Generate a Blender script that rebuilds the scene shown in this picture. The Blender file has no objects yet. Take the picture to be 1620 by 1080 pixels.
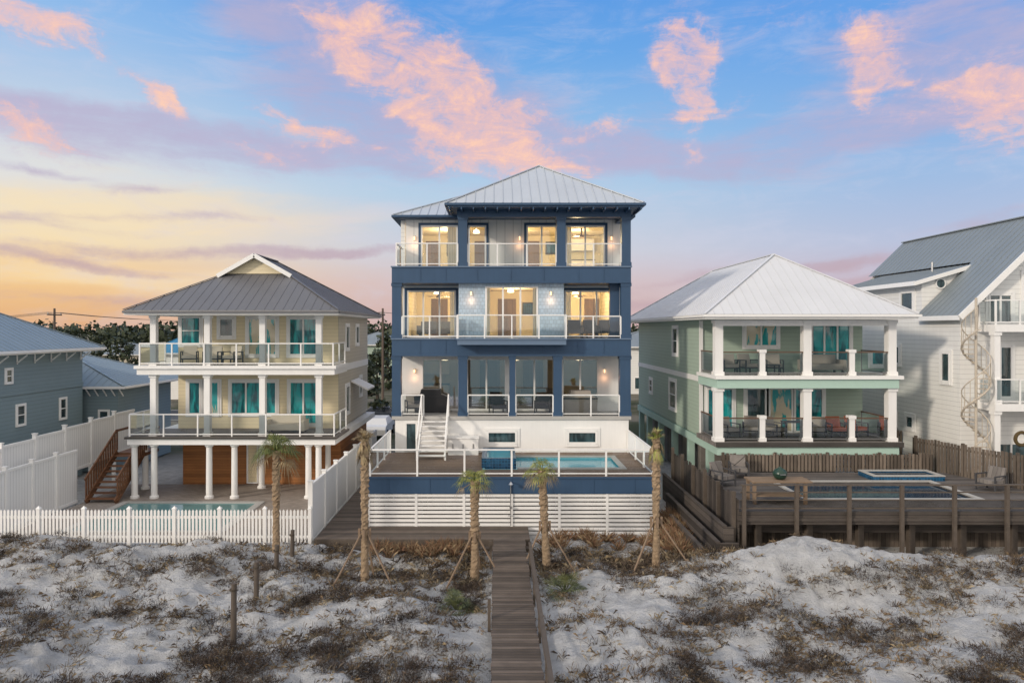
import bpy, math, random
from mathutils import Vector, noise as mn
R=random.Random(7)
H=7.9; F=1080.; VX=785.; VY=521.
def X(px,D): return (px-VX)*D/F
def Z(py,D): return H-(py-VY)*D/F
def s2l(c): return tuple(((v/255)/12.92 if v/255<=.04045 else ((v/255+.055)/1.055)**2.4) for v in c)
scene=bpy.context.scene
COL=scene.collection
# ------------------------------------------------------------ mesh builder
class MB:
    def __init__(s): s.v=[];s.f=[];s.m=[]
    def add(s,vs,fs,mi=0):
        n=len(s.v); s.v+=[tuple(p) for p in vs]; s.f+=[tuple(i+n for i in f) for f in fs]; s.m+=[mi]*len(fs); return s
    def box(s,x0,x1,y0,y1,z0,z1,mi=0):
        x0,x1=sorted((x0,x1));y0,y1=sorted((y0,y1));z0,z1=sorted((z0,z1))
        return s.add([(x0,y0,z0),(x1,y0,z0),(x1,y1,z0),(x0,y1,z0),(x0,y0,z1),(x1,y0,z1),(x1,y1,z1),(x0,y1,z1)],
          [(0,3,2,1),(4,5,6,7),(0,1,5,4),(1,2,6,5),(2,3,7,6),(3,0,4,7)],mi)
    def beam(s,p,q,w,h=None,mi=0,up=(0,0,1)):
        h=h or w; p=Vector(p);q=Vector(q);d=(q-p)
        if d.length<1e-5: return s
        d.normalize();up=Vector(up)
        if abs(d.dot(up))>.98: up=Vector((0,1,0))
        a=d.cross(up).normalized()*w/2; b=a.cross(d).normalized()*h/2
        vs=[p-a-b,p+a-b,p+a+b,p-a+b,q-a-b,q+a-b,q+a+b,q-a+b]
        return s.add(vs,[(0,1,2,3),(7,6,5,4),(4,5,1,0),(5,6,2,1),(6,7,3,2),(7,4,0,3)],mi)
    def cyl(s,p,q,r0,r1=None,n=12,mi=0,caps=True):
        r1=r0 if r1 is None else r1
        p=Vector(p);q=Vector(q);d=(q-p).normalized()
        up=Vector((0,0,1)) if abs(d.z)<.95 else Vector((1,0,0))
        a=d.cross(up).normalized();b=a.cross(d)
        vs=[]
        for c,r in((p,r0),(q,r1)):
            for i in range(n):
                t=i*2*math.pi/n; vs.append(c+a*math.cos(t)*r+b*math.sin(t)*r)
        fs=[(i,n+i,n+(i+1)%n,(i+1)%n) for i in range(n)]
        if caps: fs+=[tuple(range(n)),tuple(range(2*n-1,n-1,-1))]
        return s.add(vs,fs,mi)
    def lathe(s,c,prof,n=16,mi=0):
        vs=[];m=len(prof)
        for r,z in prof:
            for i in range(n):
                t=i*2*math.pi/n; vs.append((c[0]+r*math.cos(t),c[1]+r*math.sin(t),c[2]+z))
        fs=[(j*n+i,j*n+(i+1)%n,(j+1)*n+(i+1)%n,(j+1)*n+i) for j in range(m-1) for i in range(n)]
        return s.add(vs,fs,mi)
    def poly(s,pts,mi=0): return s.add(pts,[tuple(range(len(pts)))],mi)
PW={}
def org(o): return PW.get(o.name,Vector((0,0,0)))
def thing(name,loc,label,cat,group=None):
    o=bpy.data.objects.new(name,None); o.empty_display_size=.3; o.location=loc; COL.objects.link(o)
    o["label"]=label;o["category"]=cat
    if group:o["group"]=group
    PW[o.name]=Vector(loc); return o
def part(mb,name,parent,mats,label=None,smooth=False,cat=None,group=None,kind=None,attr=None):
    if not isinstance(mats,(list,tuple)): mats=[mats]
    xs=[p[0] for p in mb.v];ys=[p[1] for p in mb.v];zs=[p[2] for p in mb.v]
    o=Vector(((min(xs)+max(xs))/2,(min(ys)+max(ys))/2,min(zs))) if kind!="structure" else Vector((0,0,0))
    me=bpy.data.meshes.new(name); me.from_pydata([(p[0]-o.x,p[1]-o.y,p[2]-o.z) for p in mb.v],[],mb.f)
    for m in mats: me.materials.append(m)
    me.polygons.foreach_set('material_index',mb.m)
    if smooth: me.polygons.foreach_set('use_smooth',[True]*len(me.polygons))
    if attr:
        a=me.attributes.new(attr[0],'FLOAT_COLOR','POINT'); a.data.foreach_set('color',attr[1])
    me.update()
    ob=bpy.data.objects.new(name,me); COL.objects.link(ob)
    if parent: ob.parent=parent; ob.location=o-org(parent)
    else: ob.location=o
    PW[ob.name]=o
    if label: ob["label"]=label
    if cat: ob["category"]=cat
    if group: ob["group"]=group
    if kind: ob["kind"]=kind
    return ob
def dup(src,loc,rz=0,sc=1,label=None):
    def rec(o,par):
        n=o.copy(); COL.objects.link(n)
        if par: n.parent=par; n.matrix_parent_inverse=o.matrix_parent_inverse.copy()
        for c in list(o.children): rec(c,n)
        return n
    n=rec(src,None); n.location=loc; n.rotation_euler=(0,0,rz); n.scale=(sc,sc,sc)
    if label:n["label"]=label
    return n
# ------------------------------------------------------------ materials
class NT:
    def __init__(s,nt): s.nt=nt
    def n(s,t,**k):
        x=s.nt.nodes.new(t)
        for a,b in k.items(): setattr(x,a,b)
        return x
    def L(s,a,b): s.nt.links.new(a,b)
    def setin(s,inp,v):
        if isinstance(v,bpy.types.NodeSocket): s.L(v,inp)
        else: inp.default_value=v
    def m(s,op,a,b=None,c=None,clamp=False):
        x=s.n('ShaderNodeMath',operation=op,use_clamp=clamp); s.setin(x.inputs[0],a)
        if b is not None:s.setin(x.inputs[1],b)
        if c is not None:s.setin(x.inputs[2],c)
        return x.outputs[0]
    def mix(s,f,a,b):
        x=s.n('ShaderNodeMix',data_type='RGBA'); s.setin(x.inputs[0],f)
        for i,v in((6,a),(7,b)):
            if not isinstance(v,bpy.types.NodeSocket): v=tuple(v)[:3]+(1,)
            s.setin(x.inputs[i],v)
        return x.outputs[2]
    def scale(s,v,f):
        x=s.n('ShaderNodeVectorMath',operation='SCALE')
        if isinstance(v,bpy.types.NodeSocket): s.L(v,x.inputs[0])
        else: x.inputs[0].default_value=tuple(v)[:3]
        s.setin(x.inputs[3],f); return x.outputs[0]
    def noise(s,v,sc,det=4,rough=.55,dist=0):
        x=s.n('ShaderNodeTexNoise'); x.inputs['Scale'].default_value=sc;x.inputs['Detail'].default_value=det
        x.inputs['Roughness'].default_value=rough;x.inputs['Distortion'].default_value=dist
        if v is not None:s.L(v,x.inputs['Vector'])
        return x
    def sstep(s,v,a,b):
        x=s.n('ShaderNodeMapRange',interpolation_type='SMOOTHSTEP'); s.setin(x.inputs[0],v)
        x.inputs[1].default_value=a;x.inputs[2].default_value=b; return x.outputs[0]
def newmat(name):
    m=bpy.data.materials.new(name); m.use_nodes=True; nt=m.node_tree
    b=nt.nodes['Principled BSDF']; return m,NT(nt),b
def mat(name,col,rough=.6,metal=0,var=.1,vs=1.5,pat=None,p=.18,pv=.0,gap=.07,gapk=.55,bump=.25,bd=.02,spec=.4,streak=0,fine=30):
    m,N,b=newmat(name)
    g=N.n('ShaderNodeNewGeometry'); pos=g.outputs['Position']
    s=N.n('ShaderNodeSeparateXYZ'); N.L(pos,s.inputs[0]); ax={'x':s.outputs[0],'y':s.outputs[1],'z':s.outputs[2]}
    n1=N.noise(pos,vs,6).outputs[0]
    k=N.m('MULTIPLY_ADD',n1,2*var,1-var)
    n2=N.noise(pos,fine,3).outputs[0]
    k=N.m('MULTIPLY',k,N.m('MULTIPLY_ADD',n2,var,1-var*.5))
    h=N.m('MULTIPLY',n2,.15)
    c=tuple(col)
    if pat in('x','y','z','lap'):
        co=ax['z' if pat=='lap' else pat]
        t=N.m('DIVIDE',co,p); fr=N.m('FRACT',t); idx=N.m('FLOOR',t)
        if pv:
            w=N.n('ShaderNodeTexWhiteNoise',noise_dimensions='1D'); N.L(idx,w.inputs['W'])
            k=N.m('MULTIPLY',k,N.m('MULTIPLY_ADD',w.outputs[0],2*pv,1-pv))
            mp=N.n('ShaderNodeMapping'); N.L(pos,mp.inputs[0])
            sc={'x':(25,1.2,3),'y':(1.2,25,3),'z':(1.2,1.2,30)}[pat if pat!='lap' else 'z']; mp.inputs[3].default_value=sc
            gr=N.noise(mp.outputs[0],1.5,4).outputs[0]
            k=N.m('MULTIPLY',k,N.m('MULTIPLY_ADD',gr,.8,.6))
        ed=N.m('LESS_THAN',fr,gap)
        k=N.m('MULTIPLY',k,N.m('MULTIPLY_ADD',ed,gapk-1,1))  # dark plank joints; on lap siding, a painted shade line at each board edge
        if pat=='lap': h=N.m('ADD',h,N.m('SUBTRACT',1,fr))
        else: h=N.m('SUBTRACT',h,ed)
    if pat in('shingle','tile','paver','batten'):
        br=N.n('ShaderNodeTexBrick'); cx=N.n('ShaderNodeCombineXYZ')
        xy=N.m('ADD',ax['x'],ax['y']) if pat!='paver' else ax['x']
        N.L(xy,cx.inputs[0]); N.L(ax['z'] if pat!='paver' else ax['y'],cx.inputs[1]); N.L(cx.outputs[0],br.inputs['Vector'])
        br.inputs['Scale'].default_value=1; br.inputs['Brick Width'].default_value=p*(1.0 if pat!='paver' else 2); br.inputs['Row Height'].default_value=p
        br.inputs['Mortar Size'].default_value=.012 if pat!='shingle' else .008
        br.inputs['Color1'].default_value=(1,1,1,1);br.inputs['Color2'].default_value=(1-pv*2,)*3+(1,);br.inputs['Mortar'].default_value=(gapk,)*3+(1,)
        if pat=='tile': br.offset=0
        k=N.m('MULTIPLY',k,br.outputs[0]); h=N.m('SUBTRACT',h,br.outputs['Fac'])
    if streak:
        mp=N.n('ShaderNodeMapping'); N.L(pos,mp.inputs[0]); mp.inputs[3].default_value=(6,6,.4)
        st=N.noise(mp.outputs[0],1.5,4).outputs[0]; k=N.m('MULTIPLY',k,N.m('MULTIPLY_ADD',st,streak*2,1-streak))
    N.L(N.scale(c,k),b.inputs['Base Color'])
    b.inputs['Roughness'].default_value=rough;b.inputs['Metallic'].default_value=metal;b.inputs['Specular IOR Level'].default_value=spec
    bp=N.n('ShaderNodeBump'); bp.inputs['Strength'].default_value=bump;bp.inputs['Distance'].default_value=bd
    N.L(h,bp.inputs['Height']);N.L(bp.outputs[0],b.inputs['Normal'])
    return m
WHITE=mat('white_paint',(.82,.81,.79),.5,var=.06,streak=.05)
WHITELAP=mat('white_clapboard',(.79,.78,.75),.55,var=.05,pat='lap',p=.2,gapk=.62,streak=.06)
BATTEN=mat('white_board_and_batten',(.80,.78,.74),.5,pat='x',p=.4,gap=.12,gapk=.8,var=.04)
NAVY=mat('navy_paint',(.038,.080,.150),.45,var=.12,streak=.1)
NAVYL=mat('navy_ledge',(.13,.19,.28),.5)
SHING=mat('pale_blue_shingle',(.47,.60,.72),.6,pat='shingle',p=.17,pv=.10,gapk=.6)
ROOFL=mat('light_metal_roof',(.50,.53,.56),.38,metal=.2,var=.09,vs=.8,bump=.1)
ROOFW=mat('white_metal_roof',(.60,.61,.63),.5,metal=.0,var=.09,vs=.8,bump=.1)
ROOFD=mat('dark_metal_roof',(.14,.14,.15),.5,metal=.1,var=.14,vs=.6,bump=.1)
ROOFG=mat('grey_metal_roof',(.22,.25,.265),.5,metal=.1,var=.14,vs=.6,bump=.1)
ROOFB=mat('blue_grey_metal_roof',(.25,.31,.35),.48,metal=.1,var=.12,vs=.6,bump=.1)
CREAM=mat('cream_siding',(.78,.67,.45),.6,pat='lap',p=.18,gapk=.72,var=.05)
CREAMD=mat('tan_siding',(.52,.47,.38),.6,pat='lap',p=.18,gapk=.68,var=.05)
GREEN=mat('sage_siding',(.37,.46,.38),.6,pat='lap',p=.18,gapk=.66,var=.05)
GREENT=mat('sage_trim',(.42,.58,.50),.5,var=.06)
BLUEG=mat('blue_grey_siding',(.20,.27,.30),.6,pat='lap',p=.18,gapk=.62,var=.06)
WOODO=mat('orange_wood_boards',(.34,.14,.045),.55,pat='z',p=.14,pv=.2,gapk=.35,var=.15)
WOODR=mat('red_brown_wood',(.17,.08,.04),.55,pat='z',p=.14,pv=.2,gapk=.4,var=.15)
DECKY=mat('weathered_planks_across',(.125,.098,.078),.8,pat='y',p=.14,pv=.38,gap=.1,gapk=.18,var=.35,vs=2.5)
DECKB=mat('brown_deck_boards',(.21,.145,.105),.65,pat='y',p=.14,pv=.15,gap=.08,gapk=.3,var=.12)
DECKG=mat('grey_deck_boards',(.20,.18,.165),.75,pat='y',p=.14,pv=.22,gap=.08,gapk=.3,var=.25)
DECKW=mat('dark_weathered_deck_boards',(.125,.112,.105),.8,pat='y',p=.14,pv=.3,gap=.08,gapk=.3,var=.35)
WOODG=mat('weathered_grey_wood',(.070,.058,.050),.85,pat='z',p=.2,pv=.4,gap=.07,gapk=.25,var=.4)
WOODV=mat('dark_weathered_pickets',(.070,.058,.050),.85,pat='y',p=.17,pv=.45,gap=.1,gapk=.3,var=.5)
WOODP=mat('weathered_post_wood',(.10,.080,.064),.8,var=.4,vs=4,bump=.5)
WOODF=mat('weathered_fence_pickets',(.15,.12,.095),.8,pat='x',p=.15,pv=.4,gap=.1,gapk=.3,var=.35)
RAILW=mat('brown_top_rail',(.12,.07,.045),.5,var=.15)
STAKE=mat('stake_wood',(.24,.17,.115),.75,var=.25,vs=5)
PAVER=mat('beige_pavers',(.36,.31,.27),.7,pat='paver',p=.12,pv=.15,gapk=.6,var=.15)
TILEB=mat('blue_mosaic_tile',(.02,.095,.19),.25,pat='tile',p=.12,pv=.3,gapk=1.3,var=.2)
TILEL=mat('pale_pool_plaster',(.25,.55,.60),.4)
CONC=mat('concrete',(.42,.41,.39),.75,var=.15)
STEEL=mat('brushed_steel',(.5,.5,.5),.3,metal=.9)
GREYF=mat('grey_metal_frame',(.16,.16,.16),.5)
BLACK=mat('black_plastic',(.02,.02,.022),.4)
DGREY=mat('charcoal_fabric',(.055,.055,.06),.8)
TAUPE=mat('taupe_cushion',(.34,.30,.26),.85)
BEIGE=mat('beige_cushion',(.60,.54,.44),.85)
ORANGE=mat('orange_cushion',(.45,.12,.06),.8)
GREENP=mat('green_enamel',(.015,.045,.03),.3,spec=.5)
ROOMW=mat('warm_room_paint',(.76,.68,.50),.8,var=.06)
ROOMD=mat('walnut_panelling',(.16,.10,.06),.6,pat='x',p=.3,pv=.2)
ROOMF=mat('room_oak_floor',(.30,.20,.12),.5,pat='y',p=.15,pv=.15)
CURT=mat('sheer_curtain',(.80,.74,.60),.9,pat='x',p=.12,gap=.35,gapk=.82,bump=.6)
ASPH=mat('asphalt',(.05,.05,.052),.85,var=.15)
PAINTW=mat('road_paint',(.7,.68,.6),.7)
CARW=mat('white_car_paint',(.7,.7,.7),.25,spec=.6,var=.02)
CARD=mat('dark_car_paint',(.04,.05,.07),.25,spec=.6,var=.02)
RUBBER=mat('tyre_rubber',(.015,.015,.015),.8)
POLEW=mat('pole_wood',(.12,.09,.07),.8)
BLUEROOF=mat('bright_blue_metal_roof',(.04,.20,.36),.5)
WREATH=mat('wreath_twigs',(.10,.07,.03),.9,bump=1)
STAIRC=mat('aged_cream_metal',(.50,.44,.36),.6,var=.2)
def glassmat(name,tint=(.93,.96,.95),ref=.12,wob=.08):
    m,N,b=newmat(name); nt=m.node_tree; nt.nodes.remove(b); out=nt.nodes['Material Output']
    t=N.n('ShaderNodeBsdfTransparent'); t.inputs[0].default_value=tint+(1,)
    g=N.n('ShaderNodeBsdfGlossy'); g.inputs['Roughness'].default_value=.02; g.inputs['Color'].default_value=(.9,.95,1,1)
    geo=N.n('ShaderNodeNewGeometry'); nz=N.noise(geo.outputs['Position'],.7,1)
    bp=N.n('ShaderNodeBump'); bp.inputs['Strength'].default_value=wob; bp.inputs['Distance'].default_value=.05; N.L(nz.outputs[0],bp.inputs['Height']); N.L(bp.outputs[0],g.inputs['Normal'])
    fr=N.n('ShaderNodeFresnel'); fr.inputs[0].default_value=1.5
    f=N.m('ADD',fr.outputs[0],ref,clamp=True)
    mx=N.n('ShaderNodeMixShader'); N.L(f,mx.inputs[0]);N.L(t.outputs[0],mx.inputs[1]);N.L(g.outputs[0],mx.inputs[2]);N.L(mx.outputs[0],out.inputs[0])
    return m
GLASS=glassmat('window_glass',(.92,.94,.92),ref=.06)
GLASS1=glassmat('reflective_window_glass',(.50,.54,.55),ref=.36,wob=.1)
GLASSR=glassmat('railing_glass',(.90,.94,.93),ref=.04)
GLASSD=glassmat('smoked_railing_glass',(.78,.83,.82),ref=.05)
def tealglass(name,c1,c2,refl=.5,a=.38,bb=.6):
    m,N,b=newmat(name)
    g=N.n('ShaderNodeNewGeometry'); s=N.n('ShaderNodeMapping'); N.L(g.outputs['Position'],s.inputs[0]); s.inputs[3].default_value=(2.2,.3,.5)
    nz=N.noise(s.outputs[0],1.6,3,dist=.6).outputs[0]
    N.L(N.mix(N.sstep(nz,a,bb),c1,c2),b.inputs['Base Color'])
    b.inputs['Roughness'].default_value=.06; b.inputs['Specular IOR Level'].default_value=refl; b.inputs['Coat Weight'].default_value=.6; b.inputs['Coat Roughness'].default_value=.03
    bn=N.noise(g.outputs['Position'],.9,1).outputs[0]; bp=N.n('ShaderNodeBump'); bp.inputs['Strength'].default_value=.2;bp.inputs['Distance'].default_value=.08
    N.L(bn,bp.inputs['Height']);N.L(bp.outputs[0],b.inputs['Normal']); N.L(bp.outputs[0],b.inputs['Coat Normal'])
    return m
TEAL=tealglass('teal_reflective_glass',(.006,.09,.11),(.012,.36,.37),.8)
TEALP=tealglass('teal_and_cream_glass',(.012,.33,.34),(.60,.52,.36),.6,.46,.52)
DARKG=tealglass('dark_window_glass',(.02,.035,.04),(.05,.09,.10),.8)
def water(name,col,bs=6,bstr=.15,spec=.6,rough=.05):
    m,N,b=newmat(name); b.inputs['Base Color'].default_value=col+(1,); b.inputs['Roughness'].default_value=rough; b.inputs['Specular IOR Level'].default_value=spec
    g=N.n('ShaderNodeNewGeometry'); nz=N.noise(g.outputs['Position'],bs,3).outputs[0]
    bp=N.n('ShaderNodeBump');bp.inputs['Strength'].default_value=bstr;bp.inputs['Distance'].default_value=.03;N.L(nz,bp.inputs['Height']);N.L(bp.outputs[0],b.inputs['Normal'])
    return m
WPOOL=water('pool_water',(.07,.38,.50),spec=.4); WDARK=water('dark_pool_water',(.008,.03,.06),spec=.12); WPALE=water('pale_pool_water',(.14,.28,.28),spec=.25); WSEA=water('sea_surface',(.012,.12,.15),.5,.5,spec=.08,rough=.4)
def emis(name,c,st):
    m,N,b=newmat(name); b.inputs['Emission Color'].default_value=c+(1,); b.inputs['Emission Strength'].default_value=st; b.inputs['Base Color'].default_value=c+(1,)
    return m
LAMP=emis('lit_lamp_shade',(1,.78,.45),6)
LGLOW=emis('lamp_glow',(1,.66,.35),1.8)
def leafmat(name,c1,c2,rough=.6):
    m,N,b=newmat(name); g=N.n('ShaderNodeNewGeometry'); nz=N.noise(g.outputs['Position'],4,3).outputs[0]
    N.L(N.mix(N.sstep(nz,.3,.7),c1,c2),b.inputs['Base Color']); b.inputs['Roughness'].default_value=rough
    return m
PALM=leafmat('palm_frond',(.06,.09,.022),(.20,.22,.055),.5)
PALMY=leafmat('yellow_green_frond',(.11,.14,.03),(.34,.34,.08),.5)
PALMDRY=leafmat('dry_frond',(.20,.15,.08),(.36,.27,.14))
PALMETTO=leafmat('palmetto_leaf',(.05,.07,.028),(.14,.15,.055),.5)
TREEL=leafmat('pine_foliage',(.012,.022,.01),(.05,.065,.024))
BARK=mat('palm_bark',(.285,.205,.13),.85,var=.6,vs=11,bump=1,bd=.04,fine=45)
BARKT=mat('tree_bark',(.07,.055,.04),.9)
# ------------------------------------------------------------ helpers
def fb(mb,face,pl,u0,u1,d0,d1,z0,z1,mi=0):
    if face=='S': mb.box(u0,u1,pl-d1,pl-d0,z0,z1,mi)
    elif face=='N': mb.box(u0,u1,pl+d0,pl+d1,z0,z1,mi)
    elif face=='E': mb.box(pl+d0,pl+d1,u0,u1,z0,z1,mi)
    else: mb.box(pl-d1,pl-d0,u0,u1,z0,z1,mi)
def wallh(mb,face,pl,u0,u1,z0,z1,th,holes,mi=0):
    us=sorted({u0,u1}|{a for h in holes for a in h[:2] if u0<a<u1})
    for a,b in zip(us[:-1],us[1:]):
        c=(a+b)/2; hs=sorted((h[2],h[3]) for h in holes if h[0]<c<h[1]); z=z0
        for p,q in hs:
            if p>z: fb(mb,face,pl,a,b,-th,0,z,p,mi)
            z=max(z,q)
        if z<z1: fb(mb,face,pl,a,b,-th,0,z,z1,mi)
def window(parent,face,pl,u0,u1,z0,z1,lites=1,rows=1,glass=None,frame=None,fw=.07,inset=False,name='window',trim=None,label=None,e=.12):
    glass=glass or TEAL; frame=frame or WHITE
    d=-.06 if inset else .015
    mb=MB()
    if face=='S': mb.poly([(u0,pl-d,z0),(u1,pl-d,z0),(u1,pl-d,z1),(u0,pl-d,z1)])
    elif face=='E': mb.poly([(pl+d,u0,z0),(pl+d,u1,z0),(pl+d,u1,z1),(pl+d,u0,z1)])
    elif face=='W': mb.poly([(pl-d,u1,z0),(pl-d,u0,z0),(pl-d,u0,z1),(pl-d,u1,z1)])
    w=part(mb,name,parent,glass,label=label)
    fr=MB(); a,b=(-.10,.02) if inset else (.002,.06)
    fb(fr,face,pl,u0-.01,u0+fw,a,b,z0,z1); fb(fr,face,pl,u1-fw,u1+.01,a,b,z0,z1)
    fb(fr,face,pl,u0+fw,u1-fw,a,b,z1-fw,z1+.01); fb(fr,face,pl,u0+fw,u1-fw,a,b,z0-.01,z0+fw)
    for i in range(1,lites):
        u=u0+(u1-u0)*i/lites; fb(fr,face,pl,u-fw*.55,u+fw*.55,a+.01,b-.01,z0+fw,z1-fw)
    for i in range(1,rows):
        z=z0+(z1-z0)*i/rows; fb(fr,face,pl,u0+fw,u1-fw,a+.015,b-.015,z-.02,z+.02)
    part(fr,'frame',w,frame)
    if trim:
        t=MB(); fb(t,face,pl,u0-e,u0-.012,.001,.04,z0-(0 if inset else e),z1+e);fb(t,face,pl,u1+.012,u1+e,.001,.04,z0-(0 if inset else e),z1+e);fb(t,face,pl,u0-.012,u1+.012,.001,.045,z1+.012,z1+e)
        if not inset: fb(t,face,pl,u0-.012,u1+.012,.001,.07,z0-e,z0-.012)
        part(t,'casing',w,trim)
    return w
def rail(parent,pts,z,h=1.0,sp=1.4,frame=None,glass=None,pw=.06,toprail=.07,top=None):
    frame=frame or WHITE; glass=glass or GLASSR
    fr=MB();gl=MB();tp=MB()
    for si,((x0,y0),(x1,y1)) in enumerate(zip(pts[:-1],pts[1:])):
        L=math.hypot(x1-x0,y1-y0); n=max(1,round(L/sp)); o=.003*si
        for i in range(1 if si else 0,n+1):
            t=i/n; fr.box(x0+(x1-x0)*t-pw/2,x0+(x1-x0)*t+pw/2,y0+(y1-y0)*t-pw/2,y0+(y1-y0)*t+pw/2,z,z+h-.012)
        (tp if top else fr).beam((x0,y0,z+h+o),(x1,y1,z+h+o),toprail,.05)
        fr.beam((x0,y0,z+.1+o),(x1,y1,z+.1+o),.04,.04)
        dx=(x1-x0)/L*pw;dy=(y1-y0)/L*pw
        gl.poly([(x0+dx,y0+dy,z+.12),(x1-dx,y1-dy,z+.12),(x1-dx,y1-dy,z+h-.03),(x0+dx,y0+dy,z+h-.03)])
    r=part(fr,'railing',parent,frame)
    part(gl,'glass_panel',r,glass)
    if top: part(tp,'handrail',r,top)
    return r
RIB=[.42,.028,.03]
def roofplane(mb,poly,spacing=None,rw=None,rh=None):
    spacing=spacing or RIB[0];rw=rw or RIB[1];rh=rh or RIB[2]
    P=[Vector(p) for p in poly]; mb.poly(poly)
    u=(P[1]-P[0]).normalized(); n=u.cross(P[2]-P[0]).normalized()
    if n.z<0: n=-n
    s=n.cross(u)
    if s.z<0: s=-s
    q=[((p-P[0]).dot(u),(p-P[0]).dot(s)) for p in P]
    a0=min(a for a,b in q);a1=max(a for a,b in q)
    k=int((a1-a0)/spacing)
    for i in range(1,k+1):
        a=a0+(a1-a0)*i/(k+1); bs=[]
        for (a2,b2),(a3,b3) in zip(q,q[1:]+q[:1]):
            if (a2-a)*(a3-a)<0: bs.append(b2+(b3-b2)*(a-a2)/(a3-a2))
        if len(bs)>=2 and max(bs)-min(bs)>.1:
            mb.beam(P[0]+u*a+s*min(bs)+n*rh/2,P[0]+u*a+s*max(bs)+n*rh/2,rw,rh,up=n)
def hip(parent,x0,x1,y0,y1,z,apf,apb,za,m,fas,fh=.2,sp=None,label=None):
    cx=(x0+x1)/2
    mb=MB(); e=.003
    A=(x0,y0,z+e);B=(x1,y0,z+e);C=(x1,y1,z+e);D=(x0,y1,z+e);P=(cx,apf,za);Q=(cx,apb,za)
    roofplane(mb,[A,B,P],sp);roofplane(mb,[B,C,Q,P],sp);roofplane(mb,[C,D,Q],sp);roofplane(mb,[D,A,P,Q],sp)
    for a,b in((A,P),(B,P),(C,Q),(D,Q),(P,Q)): mb.beam(Vector(a)+Vector((0,0,.03)),Vector(b)+Vector((0,0,.03)),.12,.04)
    r=part(mb,'roof',parent,m,label=label)
    f=MB(); f.box(x0+.02,x1-.02,y0+.02,y1-.02,z-fh,z)
    part(f,'fascia',r,fas)
    g=MB(); g.beam((x0-.08,y0-.02,z-.06),(x1+.08,y0-.02,z-.06),.11,.1); g.beam((x0-.03,y0,z-.063),(x0-.03,y1,z-.063),.1,.1);g.beam((x1+.03,y0,z-.063),(x1+.03,y1,z-.063),.1,.1)
    part(g,'gutter',r,fas)
    return r
def box(parent,name,mats,*b,label=None):
    m=MB(); m.box(*b); return part(m,name,parent,mats,label=label)
# ------------------------------------------------------------ ground
def sm(t): t=max(0,min(1,t)); return t*t*(3-2*t)
def gb(x,y,cx,cy,rx,ry): return math.exp(-((x-cx)/rx)**2-((y-cy)/ry)**2)
def gh(x,y):
    if not(-80<x<80): x=80 if x>0 else -80
    n1=mn.noise(Vector((x*.16+3,y*.22,0)));n2=mn.noise(Vector((x*.5,y*.62,4)));n3=mn.noise(Vector((x*1.25,y*1.4,9)));n4=mn.noise(Vector((x*2.9,y*3.1,14)));n5=mn.noise(Vector((x*1.9,y*2.1,44)))
    z=.40+.45*n1+.36*n2-.24*abs(n3)+.10*n4+.12*abs(n5)
    z+=.7*gb(x,y,9.5,20.8,3.5,1.6)+.55*gb(x,y,15,19.5,5,2)+.4*gb(x,y,-11,21.8,6,1.6)+.3*gb(x,y,20,17,4,3)+.25*gb(x,y,4.5,16,1.8,2)
    z-=.35*gb(x,y,.5,23,7,2.5)
    t=math.exp(-((x-.47)/1.5)**2); z=z*(1-t)+t*.12
    f=1-sm((y-23.2)/2.2)
    if x>7: f=1-sm((y-21.5)/3)
    base=.12+.25*sm((x-5)/3)*sm((y-22)/6)
    z=z*f+base*(1-f)
    if y<-5: z-= sm((-5-y)/35)*3.2
    if y>24: z=min(z,.35) if x>6.5 else min(z,.14)
    return z
def veg(x,y):
    a=.95*mn.noise(Vector((x*.4,y*.55,20)))+.8*mn.noise(Vector((x*1.0,y*1.2,31)))+.5*mn.noise(Vector((x*2.6,y*2.8,5)))+.03
    a+=.9*gb(x,y,-.8,22.6,6,1.6)+.8*gb(x,y,5.5,23.2,2.2,1.5)+.45*gb(x,y,-3,15,4,1.8)+.3*gb(x,y,-14,16,3,1.2)+.4*gb(x,y,13,14.5,6,1.4)+.3*gb(x,y,-11,13.5,4,1.5)+.3*gb(x,y,6,19,1.5,1)
    a-=.8*gb(x,y,3.3,17,1.0,4)+.5*gb(x,y,9.5,20.5,3.0,1.0)+.45*gb(x,y,-9,19.8,3,1.0)
    return a
def axis(segs):
    r=[]
    for a,b,n in segs:
        r+=[a+(b-a)*i/n for i in range(n)]
    r.append(segs[-1][1]); return r
xs=axis([(-3000,-300,6),(-300,-60,8),(-60,-24,18),(-24,28,400),(28,60,16),(60,300,8),(300,3000,6)])
ys=axis([(-3000,-100,6),(-100,0,25),(0,10,14),(10,26,150),(26,50,40),(50,100,10),(100,600,10),(600,4000,6)])
g=MB(); at=[]
for y in ys:
    for x in xs:
        g.v.append((x,y,gh(x,y))); v=max(0,min(1,veg(x,y)*1.1+.2)) if 3<y<25 else 0
        at+=[v,v,v,1]
nx=len(xs)
for j in range(len(ys)-1):
    for i in range(nx-1):
        a=j*nx+i; g.f.append((a,a+1,a+nx+1,a+nx)); g.m.append(0)
m,N,b=newmat('white_dune_sand')
ge=N.n('ShaderNodeNewGeometry');pos=ge.outputs['Position'];at_=N.n('ShaderNodeAttribute',attribute_name='veg')
n1=N.noise(pos,2.2,8,.65).outputs[0];n2=N.noise(pos,11,8,.75).outputs[0];n3=N.noise(pos,45,5,.7).outputs[0];n5=N.noise(pos,.6,5,.6).outputs[0]
sand=N.mix(N.sstep(n1,.3,.7),(.60,.60,.60),(.82,.82,.82))
sand=N.mix(N.m('MULTIPLY',N.sstep(n5,.5,.75),.3),sand,(.50,.48,.45))
v=N.m('ADD',N.m('MULTIPLY',at_.outputs['Fac'],.62),N.m('MULTIPLY',N.m('SUBTRACT',n2,.5),2.2))
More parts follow.
